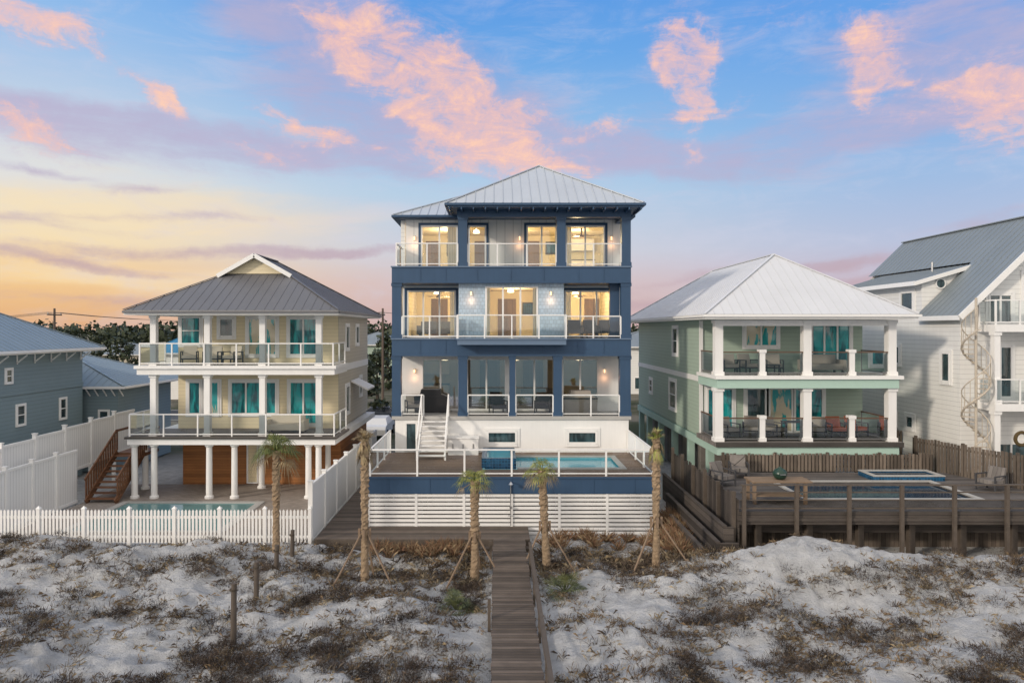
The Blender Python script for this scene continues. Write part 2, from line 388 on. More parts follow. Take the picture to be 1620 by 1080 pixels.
v=N.m('ADD',v,N.m('MULTIPLY',N.m('SUBTRACT',n3,.5),1.3))
v=N.m('ADD',v,N.m('MULTIPLY',N.m('SUBTRACT',n1,.5),.8))
lit=N.sstep(v,.42,.66)
deb=N.mix(n3,(.07,.055,.045),(.30,.255,.21))
c=N.mix(N.m('MULTIPLY',lit,.88),sand,deb)
sx=N.n('ShaderNodeSeparateXYZ');N.L(pos,sx.inputs[0])
far=N.sstep(sx.outputs[1],36,44)
gr=N.mix(N.sstep(N.noise(pos,.15,5).outputs[0],.4,.6),(.08,.09,.05),(.22,.20,.16))
c=N.mix(far,c,gr); N.L(c,b.inputs['Base Color']); b.inputs['Roughness'].default_value=.95;b.inputs['Specular IOR Level'].default_value=.1
bp=N.n('ShaderNodeBump');bp.inputs['Strength'].default_value=1;bp.inputs['Distance'].default_value=.34
hh=N.m('ADD',N.noise(pos,3.4,9,.7).outputs[0],N.m('MULTIPLY',n2,.5));N.L(hh,bp.inputs['Height']);N.L(bp.outputs[0],b.inputs['Normal'])
SAND=m
part(g,'ground',None,SAND,smooth=True,kind='structure',attr=('veg',at))
part(MB().poly([(-3000,-3000,-1.2),(3000,-3000,-1.2),(3000,-22,-1.2),(-3000,-22,-1.2)]),'water',None,WSEA,kind='structure')
part(MB().box(-400,400,58,66,.05,.18),'road',None,ASPH,kind='structure')
mk=MB()
for i in range(-60,60): mk.box(i*6,i*6+3,61.94,62.06,.184,.188)
mk.box(-400,400,58.3,58.42,.184,.188);mk.box(-400,400,65.5,65.62,.184,.188)
part(mk,'road_marking',None,PAINTW,kind='structure')
# ------------------------------------------------------------ MAIN HOUSE
S=F/31.
def mx(px): return (px-VX)/S
xL,xR=mx(620),mx(998); FD=31.;WD=33.;BD=43.
f1,f2,f3,ft=3.97,7.5,10.77,13.35
M=thing('beach_house',((xL+xR)/2,37,.1),'four-storey navy and white beach house with glowing windows','house')
w=MB()
w.box(xL+.15,xR-.1,FD,FD+.2,.1,3.82); w.box(xL+.15,xL+.35,FD+.2,BD,.1,3.82);w.box(xR-.3,xR-.1,FD+.2,BD,.1,3.82);w.box(xL+.35,xR-.3,BD-.2,BD,.1,3.82)
part(w,'ground_floor_wall',M,WHITE)
box(M,'porch_floor',CONC,xL,xR,FD-.08,BD,3.82,f1)
k=F/WD
def wx(px): return (px-VX)/k
D1=[(wx(a),wx(b),f1+.03,6.5) for a,b in((667,727),(738,801),(814,877),(889,947))]
D2=[(wx(a),wx(b),f2+.03,9.78) for a,b in((644,721),(893,969))]
bayx=(mx(725),mx(893)); kb=F/31.3
D2c=(-VX/kb+768/kb,-VX/kb+851/kb,f2+.03,9.87)
D3=[(wx(a),wx(b),f3+.03,12.92) for a,b in((666,724),(741,769),(833,881),(895,957))]
w=MB()
wallh(w,'S',WD,xL+.1,xR-.1,f1,6.69,.2,D1)
part(w,'wall',M,WHITE,label='white recessed wall of the first porch')
w=MB()
wallh(w,'S',WD,xL+.1,bayx[0],f2,10.,.2,D2);wallh(w,'S',WD,bayx[1],xR-.1,f2,10.,.2,D2)
part(w,'wall',M,WHITE,label='white recessed wall of the middle porch')
w=MB(); wallh(w,'S',31.3,bayx[0],bayx[1],f2,10.,.18,[D2c]); w.box(bayx[0],bayx[0]+.18,31.48,33.2,f2,10);w.box(bayx[1]-.18,bayx[1],31.48,33.2,f2,10)
part(w,'bay_wall',M,SHING,label='pale blue shingled bay wall')
w=MB(); wallh(w,'S',WD,xL+.35,xR-.1,f3,ft-.05,.2,D3); part(w,'wall',M,BATTEN,label='white board and batten wall of the top storey')
w=MB()
w.box(xL+.1,xL+.3,WD+.2,BD,f1,ft-.1);w.box(xR-.3,xR-.1,WD+.2,BD,f1,ft-.1);w.box(xL+.3,xR-.3,BD-.2,BD,f1,ft-.1)
part(w,'side_wall',M,WHITELAP)
w=MB()
for z0,z1 in((6.72,7.47),(10.03,10.74)): w.box(xL+.3,xR-.3,WD+.002,BD-.2,z0,z1)
w.box(bayx[0]+.18,bayx[1]-.18,31.5,WD,6.9,7.49);w.box(xL+.36,xR-.36,WD+.2,BD-.3,13.1,13.25)
for z0,z1 in((f1,6.72),(7.47,10.03),(10.74,13.1)): w.box(xL+.3,xR-.3,38,38.15,z0,z1)
w.box(.6,.72,33.4,38,10.76,13.09);w.box(-1.75,-1.65,33.4,38,7.5,10.02);w.box(3.15,3.25,33.4,38,7.5,10.02);w.box(-1.9,-1.8,35,38,4,6.7)
part(w,'interior_wall',M,ROOMW)
w=MB()
for x0,x1,z0,z1 in((-3.6,-2.7,f2,9.6),(.1,1.1,f2,9.6),(4.9,5.7,f2,9.6),(-3.9,-3.1,f3,12.8),(1.6,2.4,f3,12.8),(-1.2,-.4,f3,12.8),(1.5,2.6,f1,6.2),(-.9,.2,f1,6.2)): w.box(x0,x1,37.93,37.99,z0+.03,z1)
part(w,'interior_door',M,ROOMD)
w=MB()
for z in(f1,7.47,10.74): w.box(xL+.32,xR-.32,WD+.2,37.98,z+.001,z+.02)
part(w,'interior_floor',M,ROOMF)
for z0,z1 in((6.69,f2),(10.,f3)):
    b_=MB(); b_.box(xL,xR,FD-.05,WD-.002,z0,z1-.06)
    part(b_,'floor_band',M,NAVY)
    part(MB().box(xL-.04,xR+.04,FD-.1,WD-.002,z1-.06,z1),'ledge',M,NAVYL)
    t=MB()
    for px in(665,705,755,808,860,915,955): t.box(mx(px)-.02,mx(px)+.02,FD-.07,FD-.052,z0+.02,z1-.08)
    t.box(xL,xR,FD-.08,FD-.052,z0,z0+.08)
    part(t,'batten',M,NAVY)
def col(px0,px1,z0,z1,y0=FD,dep=.42):
    c=MB(); a,b=mx(px0),mx(px1); c.box(a,b,y0,y0+dep,z0,z1); c.box(a-.03,b+.03,y0-.03,y0+dep+.03,z0,z0+.18);c.box(a-.03,b+.03,y0-.03,y0+dep+.03,z1-.14,z1)
    part(c,'column',M,NAVY)
for a,b_ in((620,634),(725,739),(806,815),(876,889),(981,998)): col(a,b_,f1,6.69)
for a,b_ in((620,635),(983,998)): col(a,b_,f2,10.)
col(968,983,f2,10.,FD+.5,.3)
for a,b_ in((725,739),(881,895),(984,998)): col(a,b_,f3,13.0)
t=MB(); t.box(mx(723),xR,FD,FD+.35,13.0,13.3);t.box(xR-.35,xR,FD+.35,WD,13.0,13.3);t.box(mx(723),mx(735),FD+.35,WD,13.0,13.3)
part(t,'beam',M,NAVY)
for h in D1: window(M,'S',WD,*h,lites=2,glass=GLASS1,inset=True,name='sliding_door')
for h in D2: window(M,'S',WD,*h,lites=3,glass=GLASS,inset=True,name='sliding_door',trim=NAVY)
window(M,'S',31.3,*D2c,lites=3,glass=GLASS,inset=True,name='sliding_door',trim=None)
for i,h in enumerate(D3): window(M,'S',WD,*h,lites=[2,1,2,2][i],glass=GLASS,inset=True,name='sliding_door',trim=NAVY)
for a,b_ in((770,818),(897,945)): window(M,'S',FD,mx(a),mx(b_),Z(702,31),Z(681,31),glass=DARKG,trim=WHITE,fw=.09)
window(M,'S',FD,mx(641),mx(660),.3+2.1,3.7,glass=DARKG,name='door')
bx0,bx1=bayx
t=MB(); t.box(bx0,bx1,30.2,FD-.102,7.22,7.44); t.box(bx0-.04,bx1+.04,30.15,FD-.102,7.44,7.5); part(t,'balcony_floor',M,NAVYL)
rail(M,[(bx0,FD-.1),(bx0,30.25),(bx1,30.25),(bx1,FD-.1)],f2,1.03,1.2)
rail(M,[(mx(636),FD+.02),(bx0-.06,FD+.02)],f2,1.,1.3); rail(M,[(bx1+.06,FD+.02),(mx(982),FD+.02)],f2,1.,1.3)
rail(M,[(xL+.2,WD),(xL+.2,FD+.0),(mx(724),FD+.0)],f3,1.03,1.4)
rail(M,[(mx(740),FD+.1),(mx(880),FD+.1)],f3,1.03,1.4);rail(M,[(mx(896),FD+.1),(mx(983),FD+.1)],f3,1.03,1.4)
rail(M,[(mx(635),FD+.05),(mx(670),FD+.05)],f1,.95,1.2)
for a,b_ in((740,805),(816,875),(890,980)): rail(M,[(mx(a),FD+.05),(mx(b_),FD+.05)],f1,.95,1.3)
hip(M,xL-.15,xR+.4,32.4,43.6,13.33,37.8,38.2,16.0,ROOFL,NAVY,.14)
hip(M,-2.2,6.52,30.1,41,13.48,34.4,36.6,16.12,ROOFL,NAVY,.18)
for i in range(17): part(MB().box(-2.1+i*.53,-2.04+i*.53,30.12,31.9,13.2,13.298),'rafter_tail',M,NAVY)
def plight(x,y,z,e,c=(1,.70,.36),r=.12,nm='ceiling_light'):
    l=bpy.data.lights.new(nm,'POINT');l.energy=e;l.color=c;l.shadow_soft_size=r
    o=bpy.data.objects.new(nm,l);COL.objects.link(o);o.parent=M;o.location=Vector((x,y,z))-org(M)
def wl(x,y,z,e=0):
    t=MB(); t.box(x-.035,x+.035,y-.02,y,z-.12,z+.12); t.box(x-.05,x+.05,y-.11,y-.02,z+.08,z+.11); l=part(t,'wall_lamp',M,STEEL)
    part(MB().box(x-.028,x+.028,y-.09,y-.03,z-.09,z+.08),'lamp_shade',l,LGLOW)
    if e: plight(x,y-.22,z-.35,e,(1,.5,.25),.05,'sconce_light')
for px in(745,872): wl(mx(px),31.3,9.55,4)
for px in(656,822,967): wl(wx(px),WD,12.3,3)
for px in(656,956): wl(wx(px),WD,5.9,2)
t=MB(); sx0,sx1=X(660,29.2),X(705,29.2)
for i in range(9):
    z=2.34+(i+1)*.181; y=29.1+i*.21
    if z<3.95: t.box(sx0+.06,sx1-.06,y,y+.27,z-.04,z)
for x in(sx0+.03,sx1-.03): t.beam((x,29.0,2.42),(x,31.0,3.9),.06,.28)
st=part(t,'staircase',M,WHITE)
for x in(sx0,sx1):
    t=MB()
    t.beam((x,29.0,3.25),(x,30.95,4.95),.06,.06); 
    for yy,zz in((29.0,2.34),(30.0,3.1),(30.95,3.97)): t.box(x-.03,x+.03,yy-.03,yy+.03,zz,zz+.93)
    part(t,'stair_railing',M,WHITE)
for x in(-2.6,1.0,4.2):
    plight(x,35.4,6.2,12);plight(x,35.6,9.5,125 if x<3 else 150);plight(x,35.6,12.5,{-2.6:130,1.0:80,4.2:110}[x],(1,.76,.44))
plight(.7,32.6,9.6,24)
for x,y,z in((-2.6,34.6,6.55),(1,34.6,6.55),(4.2,34.6,6.55),(-3,34.5,9.9),(4,34.5,9.9),(.7,33,9.9),(3.4,34.4,12.95),(-1.0,34.4,12.95)):
    l=MB();l.lathe((x,y,z-.22),[(.02,0),(.16,.02),(.13,.16),(.03,.18),(.02,.25)],14);part(l,'pendant_lamp',M,LAMP)
for x,y,z in((-3.0,35.4,9.85),(4.3,35.2,9.85),(4.6,35,6.55),(.9,35,6.55),(4.4,35.2,12.95)):
    t=MB();t.cyl((x,y,z-.25),(x,y,z+.15),.04,n=8);t.cyl((x,y,z-.3),(x,y,z-.2),.12,n=12)
    for i in range(5):
        a=i*1.2566;t.beam((x+.1*math.cos(a),y+.1*math.sin(a),z-.24),(x+.65*math.cos(a),y+.65*math.sin(a),z-.24),.13,.015)
    part(t,'ceiling_fan',M,ROOMD)
for a,b_,z0,z1,y in((768,775,f2+.05,9.8,31.6),(843,850,f2+.05,9.8,31.6),(895,903,f2+.05,9.75,33.35),(712,720,f2+.05,9.75,33.35),(708,722,f3+.05,12.9,33.35),(897,904,f3+.05,12.9,33.35)):
    kk=F/y; part(MB().box((a-VX)/kk,(b_-VX)/kk,y,y+.06,z0,z1),'curtain',M,CURT)
def sofa(loc,m1,wid=2.0,rz=0,label='padded sofa with low back',cat='sofa',name='sofa',group=None):
    o=thing(name,(0,0,0),label,cat,group)
    h=wid/2
    part(MB().box(-h,h,-.4,.4,.16,.42),'seat',o,m1);part(MB().box(-h,h,.28,.45,.425,.82),'backrest',o,m1)
    for s in(-1,1): part(MB().box(s*h,s*(h+.15),-.42,.45,.12,.6),'armrest',o,m1)
    for s in(-1,1):
        for q in(-.35,.38): part(MB().box(s*h-.04,s*h+.04,q-.03,q+.03,0,.155),'leg',o,BLACK)
    o.location=loc;o.rotation_euler=(0,0,rz); return o
sofa((2.4,35.6,f1+.02),TAUPE,2.2,0,'taupe sofa inside a lit living room');sofa((-3,36,f2),DGREY,2.0,0,'charcoal sofa inside a lit living room');sofa((4.1,35.6,f2),TAUPE,1.8,math.pi,'taupe sofa turned inland inside a lit room')
def cabinet(x,y,z,w_=2.6):
    o=thing('kitchen_cabinet',(x,y,z),'white kitchen cabinets with dark worktop inside lit room','cabinet')
    part(MB().box(x-w_/2,x+w_/2,y,y+.55,z,z+.88),'base_cabinet',o,WHITE);part(MB().box(x-w_/2-.02,x+w_/2+.02,y-.04,y+.55,z+.882,z+.93),'worktop',o,DGREY)
    part(MB().box(x-w_/2,x+w_/2,y+.25,y+.55,z+1.45,z+2.1),'wall_cabinet',o,WHITE)
    t=MB()
    for i in range(5): t.box(x-w_/2+i*w_/5+.1,x-w_/2+i*w_/5+.12,y-.03,y-.002,z+.4,z+.6)
    part(t,'handle',o,STEEL)
cabinet(4.4,37.35,f3+.02,2.0);cabinet(-3.6,37.35,f1+.02,2)
for x,z,c in((-2.1,f2+1.3,WDARK),(1.8,f2+1.2,TILEB),(-2.4,f3+1.2,TEAL),(3.1,f3+1.3,TILEB)):
    o=thing('framed_picture',(x,37.97,z),'plain framed blue picture on an interior wall','picture')
    part(MB().box(x-.35,x+.35,37.93,37.975,z,z+.7),'frame',o,BLACK);part(MB().box(x-.28,x+.28,37.92,37.928,z+.07,z+.63),'canvas',o,c)
# ------------------------------------------------------------ main pool deck
PD=thing('pool_deck',(.6,28.4,.1),'raised brown pool deck with navy fascia and white slat screen','deck')
dx0,dx1,dy0,dz=X(583,25.9),X(1036,25.9),25.9,2.33
px0,px1,py0,py1=-.55,5.15,27.2,29.9
t=MB(); t.box(dx0,dx1,dy0,py0,dz-.1,dz);t.box(dx0,dx1,py1,30.99,dz-.1,dz);t.box(dx0,px0,py0,py1,dz-.1,dz);t.box(px1,dx1,py0,py1,dz-.1,dz)
part(t,'deck_floor',PD,DECKB)
t=MB(); t.box(dx0-.02,dx1+.02,dy0-.06,dy0-.002,1.69,dz-.03);t.box(dx0-.06,dx0-.002,dy0,31,1.69,dz-.03);t.box(dx1+.002,dx1+.06,dy0,31,1.69,dz-.03)
part(t,'fascia',PD,NAVY)
t=MB()
for i in range(7): 
    x=dx0+(dx1-dx0)*(i+.5)/7;t.box(x-.015,x+.015,dy0-.075,dy0-.062,1.7,dz-.065)
t.box(dx0,dx1,dy0-.1,dy0-.062,dz-.06,dz-.0);part(t,'batten',PD,NAVY)
t=MB()
for i in range(10):
    z=.14+i*.157; t.box(dx0,dx1,dy0-.02,dy0+.01,z,z+.108)
    t.box(dx0-.02,dx0+.01,dy0+.02,30.9,z,z+.108);t.box(dx1-.01,dx1+.02,dy0+.02,30.9,z,z+.108)
for i in range(7):
    x=dx0+(dx1-dx0)*i/6; t.box(x-.05,x+.05,dy0-.035,dy0-.022,.12,1.685)
part(t,'slat_screen',PD,WHITE)
for i in range(7):
    for y in(26.05,28.5,30.7):
        x=dx0+.1+(dx1-dx0-.2)*i/6; part(MB().box(x-.08,x+.08,y-.08,y+.08,.05,2.2),'support_post',PD,WOODP)
rail(PD,[(dx0+.05,30.9),(dx0+.05,dy0+.05),(dx1-.05,dy0+.05),(dx1-.05,30.9)],dz,1.0,1.82,pw=.07)
SP=thing('swimming_pool',(2.3,28.5,dz-.9),'turquoise plunge pool with mosaic tiles set in brown deck','swimming pool')
t=MB(); t.box(px0,px1,py0,py1,dz-.9,dz-.8); t.box(px0+.002,px0+.1,py0+.1,py1-.1,dz-.8,dz-.004);t.box(px1-.1,px1-.002,py0+.1,py1-.1,dz-.8,dz-.004);t.box(px0+.002,px1-.002,py0+.002,py0+.1,dz-.8,dz-.004);t.box(px0+.002,px1-.002,py1-.1,py1-.002,dz-.8,dz-.004)
part(t,'basin',SP,TILEL)
t=MB(); t.box(.85,5.2,27.12,27.38,dz+.001,dz+.05);t.box(.85,5.2,29.75,29.98,dz+.001,dz+.05);t.box(4.98,5.2,27.38,29.75,dz+.001,dz+.05);part(t,'coping',SP,CONC)
part(MB().poly([(.8,27.3,dz-.06),(5.05,27.3,dz-.06),(5.05,29.8,dz-.06),(.8,29.8,dz-.06)]),'water_surface',SP,WPOOL)
t=MB(); t.box(px0-.04,.8,27.5,27.7,dz-.7,dz+.38);t.box(px0-.04,.8,29.8,30.0,dz-.7,dz+.38);t.box(px0-.04,px0+.16,27.7,29.8,dz-.7,dz+.38);t.box(.6,.8,27.7,29.8,dz-.7,dz+.38)
part(t,'spa_wall',SP,TILEB)
part(MB().poly([(px0+.1,27.6,dz+.3),(.7,27.6,dz+.3),(.7,29.9,dz+.3),(px0+.1,29.9,dz+.3)]),'spa_water',SP,WPOOL)
part(MB().box(px0+.11,.79,27.32,27.49,dz-.3,dz-.04),'spa_step',SP,TILEB)
o=thing('storage_box',(-1.5,30.6,dz),'white outdoor storage box against the house wall','storage box')
bx=(X(709,30.5),X(757,30.5)); part(MB().box(bx[0],bx[1],30.3,30.9,dz,dz+.72),'body',o,WHITE);part(MB().box(bx[0]-.03,bx[1]+.03,30.26,30.93,dz+.722,dz+.78),'lid',o,WHITE)
t=MB()
for i in range(3): t.box(bx[0]+.2+i*.45,bx[0]+.25+i*.45,30.27,30.298,dz+.25,dz+.5)
part(t,'handle',o,STEEL)
o=thing('outdoor_shower',(X(808,25.8),25.8,.5),'small outdoor shower with metal pipe on white slats','shower')
x=X(808,25.8); t=MB();t.cyl((x,25.78,.5),(x,25.78,2.15),.02);t.cyl((x,25.78,2.15),(x,25.5,2.2),.018);part(t,'pipe',o,STEEL)
part(MB().cyl((x,25.5,2.2),(x,25.5,2.12),.03,.1),'shower_head',o,STEEL);t=MB();t.cyl((x,25.78,1.2),(x,25.68,1.2),.05);t.cyl((x-.1,25.7,.9),(x+.1,25.7,.9),.02);part(t,'valve',o,STEEL)
LP=thing('wooden_platform',(-2.7,25.2,.1),'low weathered wooden platform with steps in front of slats','deck')
t=MB(); t.box(-6.45,1.2,24.3,25.84,.36,.45);t.box(-6.45,-4.95,25.84,36,.36,.45);part(t,'deck_floor',LP,DECKY)
t=MB(); t.box(-6.45,1.2,24.24,24.298,.02,.44);t.box(-6.45,1.2,23.95,24.238,.16,.22);t.box(-6.45,1.2,23.95,23.99,-.02,.158);part(t,'fascia',LP,WOODP)
# boardwalk
BW=thing('boardwalk',(.47,17,.0),'narrow weathered plank boardwalk with low handrail over dunes','boardwalk')
t=MB(); y=3.0
while y<24.1:
    a=R.uniform(-.02,.02);t.box(-.11+a,1.01+a,y,y+.128,.455+R.uniform(-.006,.006),.5+R.uniform(-.004,.004)); y+=.14
part(t,'walking_surface',BW,DECKY)
t=MB(); t.box(-.1,-.04,3,24.2,.24,.438);t.box(.94,1.0,3,24.2,.24,.438)
for i in range(12):
    y=4+i*1.75
    for x in(-.02,.92): t.box(x-.05,x+.05,y-.05,y+.05,-.3,.437)
part(t,'substructure',BW,WOODP)
t=MB(); x=1.07; y=21.6
while y>4:
    t.box(x-.035,x+.035,y-.035,y+.035,-.1,1.118); y-=2.4
t.box(x-.045,x+.045,4,21.7,1.12,1.15)
t.box(x-.015,x+.015,4,21.6,.72,.79)
part(t,'handrail',BW,WOODP)
for y in(22.3,17.5):
    t=MB();t.box(-.22,-.14,y-.04,y+.04,-.2,1.0);part(t,'newel_post',BW,WOODP)
# ------------------------------------------------------------ LEFT CREAM HOUSE
Lh=thing('beach_house',(-11.7,35,.2),'cream three-storey stilt house with wraparound glass balconies','house')
lx0,lx1=-15.6,-7.75
la,lb,le=3.05,6.26,8.75
w=MB();w.box(lx0,lx1,33.5,41,la,le-.1);part(w,'wall',Lh,CREAM)
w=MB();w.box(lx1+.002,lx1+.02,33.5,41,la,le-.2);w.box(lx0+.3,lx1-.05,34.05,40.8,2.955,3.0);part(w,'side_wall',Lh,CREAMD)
w=MB();w.box(lx0,lx1,34.,40.8,.15,2.7);part(w,'ground_floor_wall',Lh,WOODO)
t=MB();t.box(X(203,31),X(531,31),30.9,41,2.68,2.95);part(t,'lower_slab',Lh,WHITE)
part(MB().box(X(200,31),X(534,31),30.8,33.498,2.952,la),'balcony_floor',Lh,DECKG)
t=MB();t.box(X(218,31),X(530,31),30.9,33.498,5.85,6.12);part(t,'upper_slab',Lh,WHITE)
part(MB().box(X(215,31),X(533,31),30.8,33.498,6.122,lb),'balcony_floor',Lh,WHITE)
part(MB().box(lx1+.021,lx1+.05,33.5,41,5.8,6.15),'belt_trim',Lh,WHITE)
def sqcol(par,x,y,z0,z1,w_=.26,m=WHITE,base=True):
    c=MB();h=w_/2;c.box(x-h,x+h,y-h,y+h,z0,z1)
    if base: c.box(x-h-.04,x+h+.04,y-h-.04,y+h+.04,z0+.001,z0+.16);c.box(x-h-.04,x+h+.04,y-h-.04,y+h+.04,z1-.14,z1-.001)
    part(c,'column',par,m)
for px in(244,329,416,505):
    sqcol(Lh,X(px,31.2),31.2,lb,le-.2); sqcol(Lh,X(px,31.2),31.2,la,5.85)
def rcol(par,x,y,z0,z1,r=.14):
    c=MB();c.lathe((x,y,z0),[(r+.06,0),(r+.06,.1),(r,.14),(r*.92,z1-z0-.15),(r+.05,z1-z0-.1),(r+.05,z1-z0)],16);part(c,'column',par,WHITE,smooth=False)
for px,D in((213,31.2),(244,31.2),(331,31.2),(371,31.2),(488,31.2),(504,31.2),(230,33),(414,33.2),(519,33.5)): rcol(Lh,X(px,D),D,.2,2.68)
rail(Lh,[(X(221,31),33.4),(X(221,31),31.),(X(527,31),31.),(X(527,31),33.4)],lb,1.0,1.55)
rail(Lh,[(X(206,31),33.4),(X(206,31),30.95),(X(529,31),30.95),(X(529,31),33.4)],la,1.0,1.55)
kl=F/33.5
def lxp(px): return (px-VX)/kl
for a,b_,y0,y1,l,r,gm_ in((286,318,545,501,1,2,TEAL),(347,370,533,503,1,1,DARKG),(392,438,562,503,2,1,TEALP),(457,503,562,503,2,1,TEAL)):
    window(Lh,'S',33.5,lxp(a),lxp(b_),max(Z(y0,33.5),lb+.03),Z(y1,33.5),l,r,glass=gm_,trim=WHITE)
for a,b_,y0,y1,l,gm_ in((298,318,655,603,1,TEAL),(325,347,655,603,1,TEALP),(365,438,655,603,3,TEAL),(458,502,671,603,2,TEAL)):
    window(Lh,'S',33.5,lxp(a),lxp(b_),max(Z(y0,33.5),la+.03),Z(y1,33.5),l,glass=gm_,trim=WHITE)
kk=F/34;window(Lh,'S',34.,(391-VX)/kk,(409-VX)/kk,.25,2.4,glass=CREAM,name='door',label='plain pale ground floor door')
for y0,y1,z0,z1 in((35,35.8,6.9,8.1),(37.5,38.3,7.1,8.1),(35,35.9,3.6,5.0),(38.5,39.2,4.2,5.2)): window(Lh,'E',lx1+.02,y0,y1,z0,z1,glass=DARKG,trim=WHITE)
t=MB();t.add([(lx1+.05,36.2,5.2),(lx1+.95,36.2,4.75),(lx1+.95,38.2,4.75),(lx1+.05,38.2,5.2),(lx1+.05,36.2,5.12),(lx1+.95,36.2,4.67),(lx1+.95,38.2,4.67),(lx1+.05,38.2,5.12)],[(0,1,2,3),(7,6,5,4),(0,4,5,1),(1,5,6,2),(2,6,7,3)]);part(t,'awning',Lh,WHITE)
ex0,ex1,ey0,ey1=-16.6,-7.0,30.35,41.5;cx=-11.8;hw=4.8;sl=.575
gy=33.6;off=gy-ey0;gz=le+off*sl;ghw=hw-off;pz=le+hw*sl;ry=ey1-hw
mb=MB();e=.003
RIB[:]=[.42,.016,.014]
roofplane(mb,[(ex0,ey0,le+e),(ex1,ey0,le+e),(cx+ghw,gy,gz),(cx-ghw,gy,gz)])
roofplane(mb,[(ex1,ey0,le+e),(ex1,ey1,le+e),(cx,ry,pz),(cx,gy,pz),(cx+ghw,gy,gz)])
roofplane(mb,[(ex1,ey1,le+e),(ex0,ey1,le+e),(cx,ry,pz)])
roofplane(mb,[(ex0,ey1,le+e),(ex0,ey0,le+e),(cx-ghw,gy,gz),(cx,gy,pz),(cx,ry,pz)])
for s in(-1,1):
    a=Vector((cx+s*(ghw+.15),gy-.3,gz-.05));b_=Vector((cx,gy-.3,pz+.03));c_=Vector((cx,gy+.1,pz+.03));d_=Vector((cx+s*(ghw+.15),gy+.1,gz-.05))
    mb.poly([a,b_,c_,d_])
mb.beam((cx,gy-.3,pz+.05),(cx,ry,pz+.05),.2,.05)
for a,b_ in(((ex0,ey0,le+.04),(cx-ghw,gy,gz+.04)),((ex1,ey0,le+.04),(cx+ghw,gy,gz+.04)),((ex1,ey1,le+.04),(cx,ry,pz+.04))): mb.beam(a,b_,.12,.03)
rf=part(mb,'roof',Lh,ROOFD)
t=MB();t.poly([(cx-ghw,gy-.01,gz+.02),(cx+ghw,gy-.01,gz+.02),(cx,gy-.01,pz-.02)]);part(t,'gable',rf,CREAM)
t=MB()
for s in(-1,1): t.beam((cx+s*(ghw+.25),gy-.34,gz-.12),(cx,gy-.34,pz+.0),.06,.2)
part(t,'bargeboard',rf,WHITE)
t=MB();t.box(ex0+.02,ex1-.02,ey0+.02,ey1-.02,le-.2,le);part(t,'fascia',rf,WHITE)
t=MB();t.beam((ex0,ey0-.03,le-.07),(ex1,ey0-.03,le-.07),.1,.1);t.beam((ex1+.03,ey0,le-.073),(ex1+.03,ey1,le-.073),.1,.1);part(t,'gutter',rf,ROOFD)
part(MB().box(-18.4,-6.7,25.0,33.99,.12,.205),'patio',None,PAVER,kind='structure')
o=thing('swimming_pool',(-14,28.5,.2),'small in-ground pool with pale green water on a paver patio','swimming pool')
part(MB().poly([(-16.3,26,.212),(-10.6,26,.212),(-10.6,30.2,.212),(-16.3,30.2,.212)]),'water_surface',o,WPALE)
t=MB()
for b_ in((-16.6,-16.3,25.8,30.4),(-10.6,-10.3,25.8,30.4)): t.box(b_[0],b_[1],b_[2],b_[3],.15,.26)
t.box(-16.3,-10.6,25.8,26,.15,.26);t.box(-16.3,-10.6,30.2,30.4,.15,.26);part(t,'coping',o,CONC)
o=thing('wooden_staircase',(-17.3,32,.2),'red-brown wooden staircase with slatted side rail','staircase')
t=MB()
for i in range(9): t.box(-18.1,-16.9,30.3+i*.26,30.3+i*.26+.3,.2+i*.19+.15,.2+i*.19+.19)
part(t,'tread',o,WOODR)
t=MB()
for x in(-18.15,-16.85): t.beam((x,30.2,.25),(x,32.7,2.05),.06,.3)
t.box(-18.2,-16.8,32.7,34,1.85,2.0);part(t,'stringer',o,WOODR)
for x in(-18.2,-16.8):
    t=MB()
    t.beam((x,30.2,1.25),(x,32.7,3.05),.06,.1);t.box(x-.04,x+.04,32.7,34,3.0,3.1)
    for i in range(14):
        y=30.25+i*.19;z=.3+(y-30.2)*.72; t.box(x-.02,x+.02,y,y+.1,z,z+1)
    part(t,'handrail',o,WOODR)
# ------------------------------------------------------------ fences
PF=thing('picket_fence',(-12.5,24.4,.2),'low white picket fence along the dune edge','fence')
xf0,xf1=-19.6,-6.66;np_=8
for k_ in range(np_):
    a=xf0+(xf1-xf0)*k_/np_;b_=xf0+(xf1-xf0)*(k_+1)/np_
    t=MB();n=11;zb=.28
    for i in range(n):
        x=a+.1+(b_-a-.2)*(i+.5)/n;h=1.42
        t.add([(x-.038,24.38,zb),(x+.038,24.38,zb),(x+.038,24.40,zb),(x-.038,24.40,zb),(x-.038,24.38,h),(x+.038,24.38,h),(x+.038,24.40,h),(x-.038,24.40,h),(x,24.38,h+.06),(x,24.40,h+.06)],
          [(0,1,5,8,4),(2,3,7,9,6),(1,2,6,5),(3,0,4,7),(5,6,9,8),(7,4,8,9)])
    for z in(.45,1.15): t.box(a+.05,b_-.05,24.402,24.44,z,z+.09)
    part(t,'picket_panel',PF,WHITE)
for k_ in range(np_+1):
    a=xf0+(xf1-xf0)*k_/np_; t=MB();t.box(a-.06,a+.06,24.36,24.48,0,1.5);t.add([(a-.08,24.34,1.5),(a+.08,24.34,1.5),(a+.08,24.5,1.5),(a-.08,24.5,1.5),(a,24.42,1.6)],[(0,1,4),(1,2,4),(2,3,4),(3,0,4),(3,2,1,0)])
    part(t,'fence_post',PF,WHITE)
VINYL=mat('vinyl_fence_boards',(.80,.80,.79),.45,var=.05,pat='y',p=.16,gap=.09,gapk=.6)
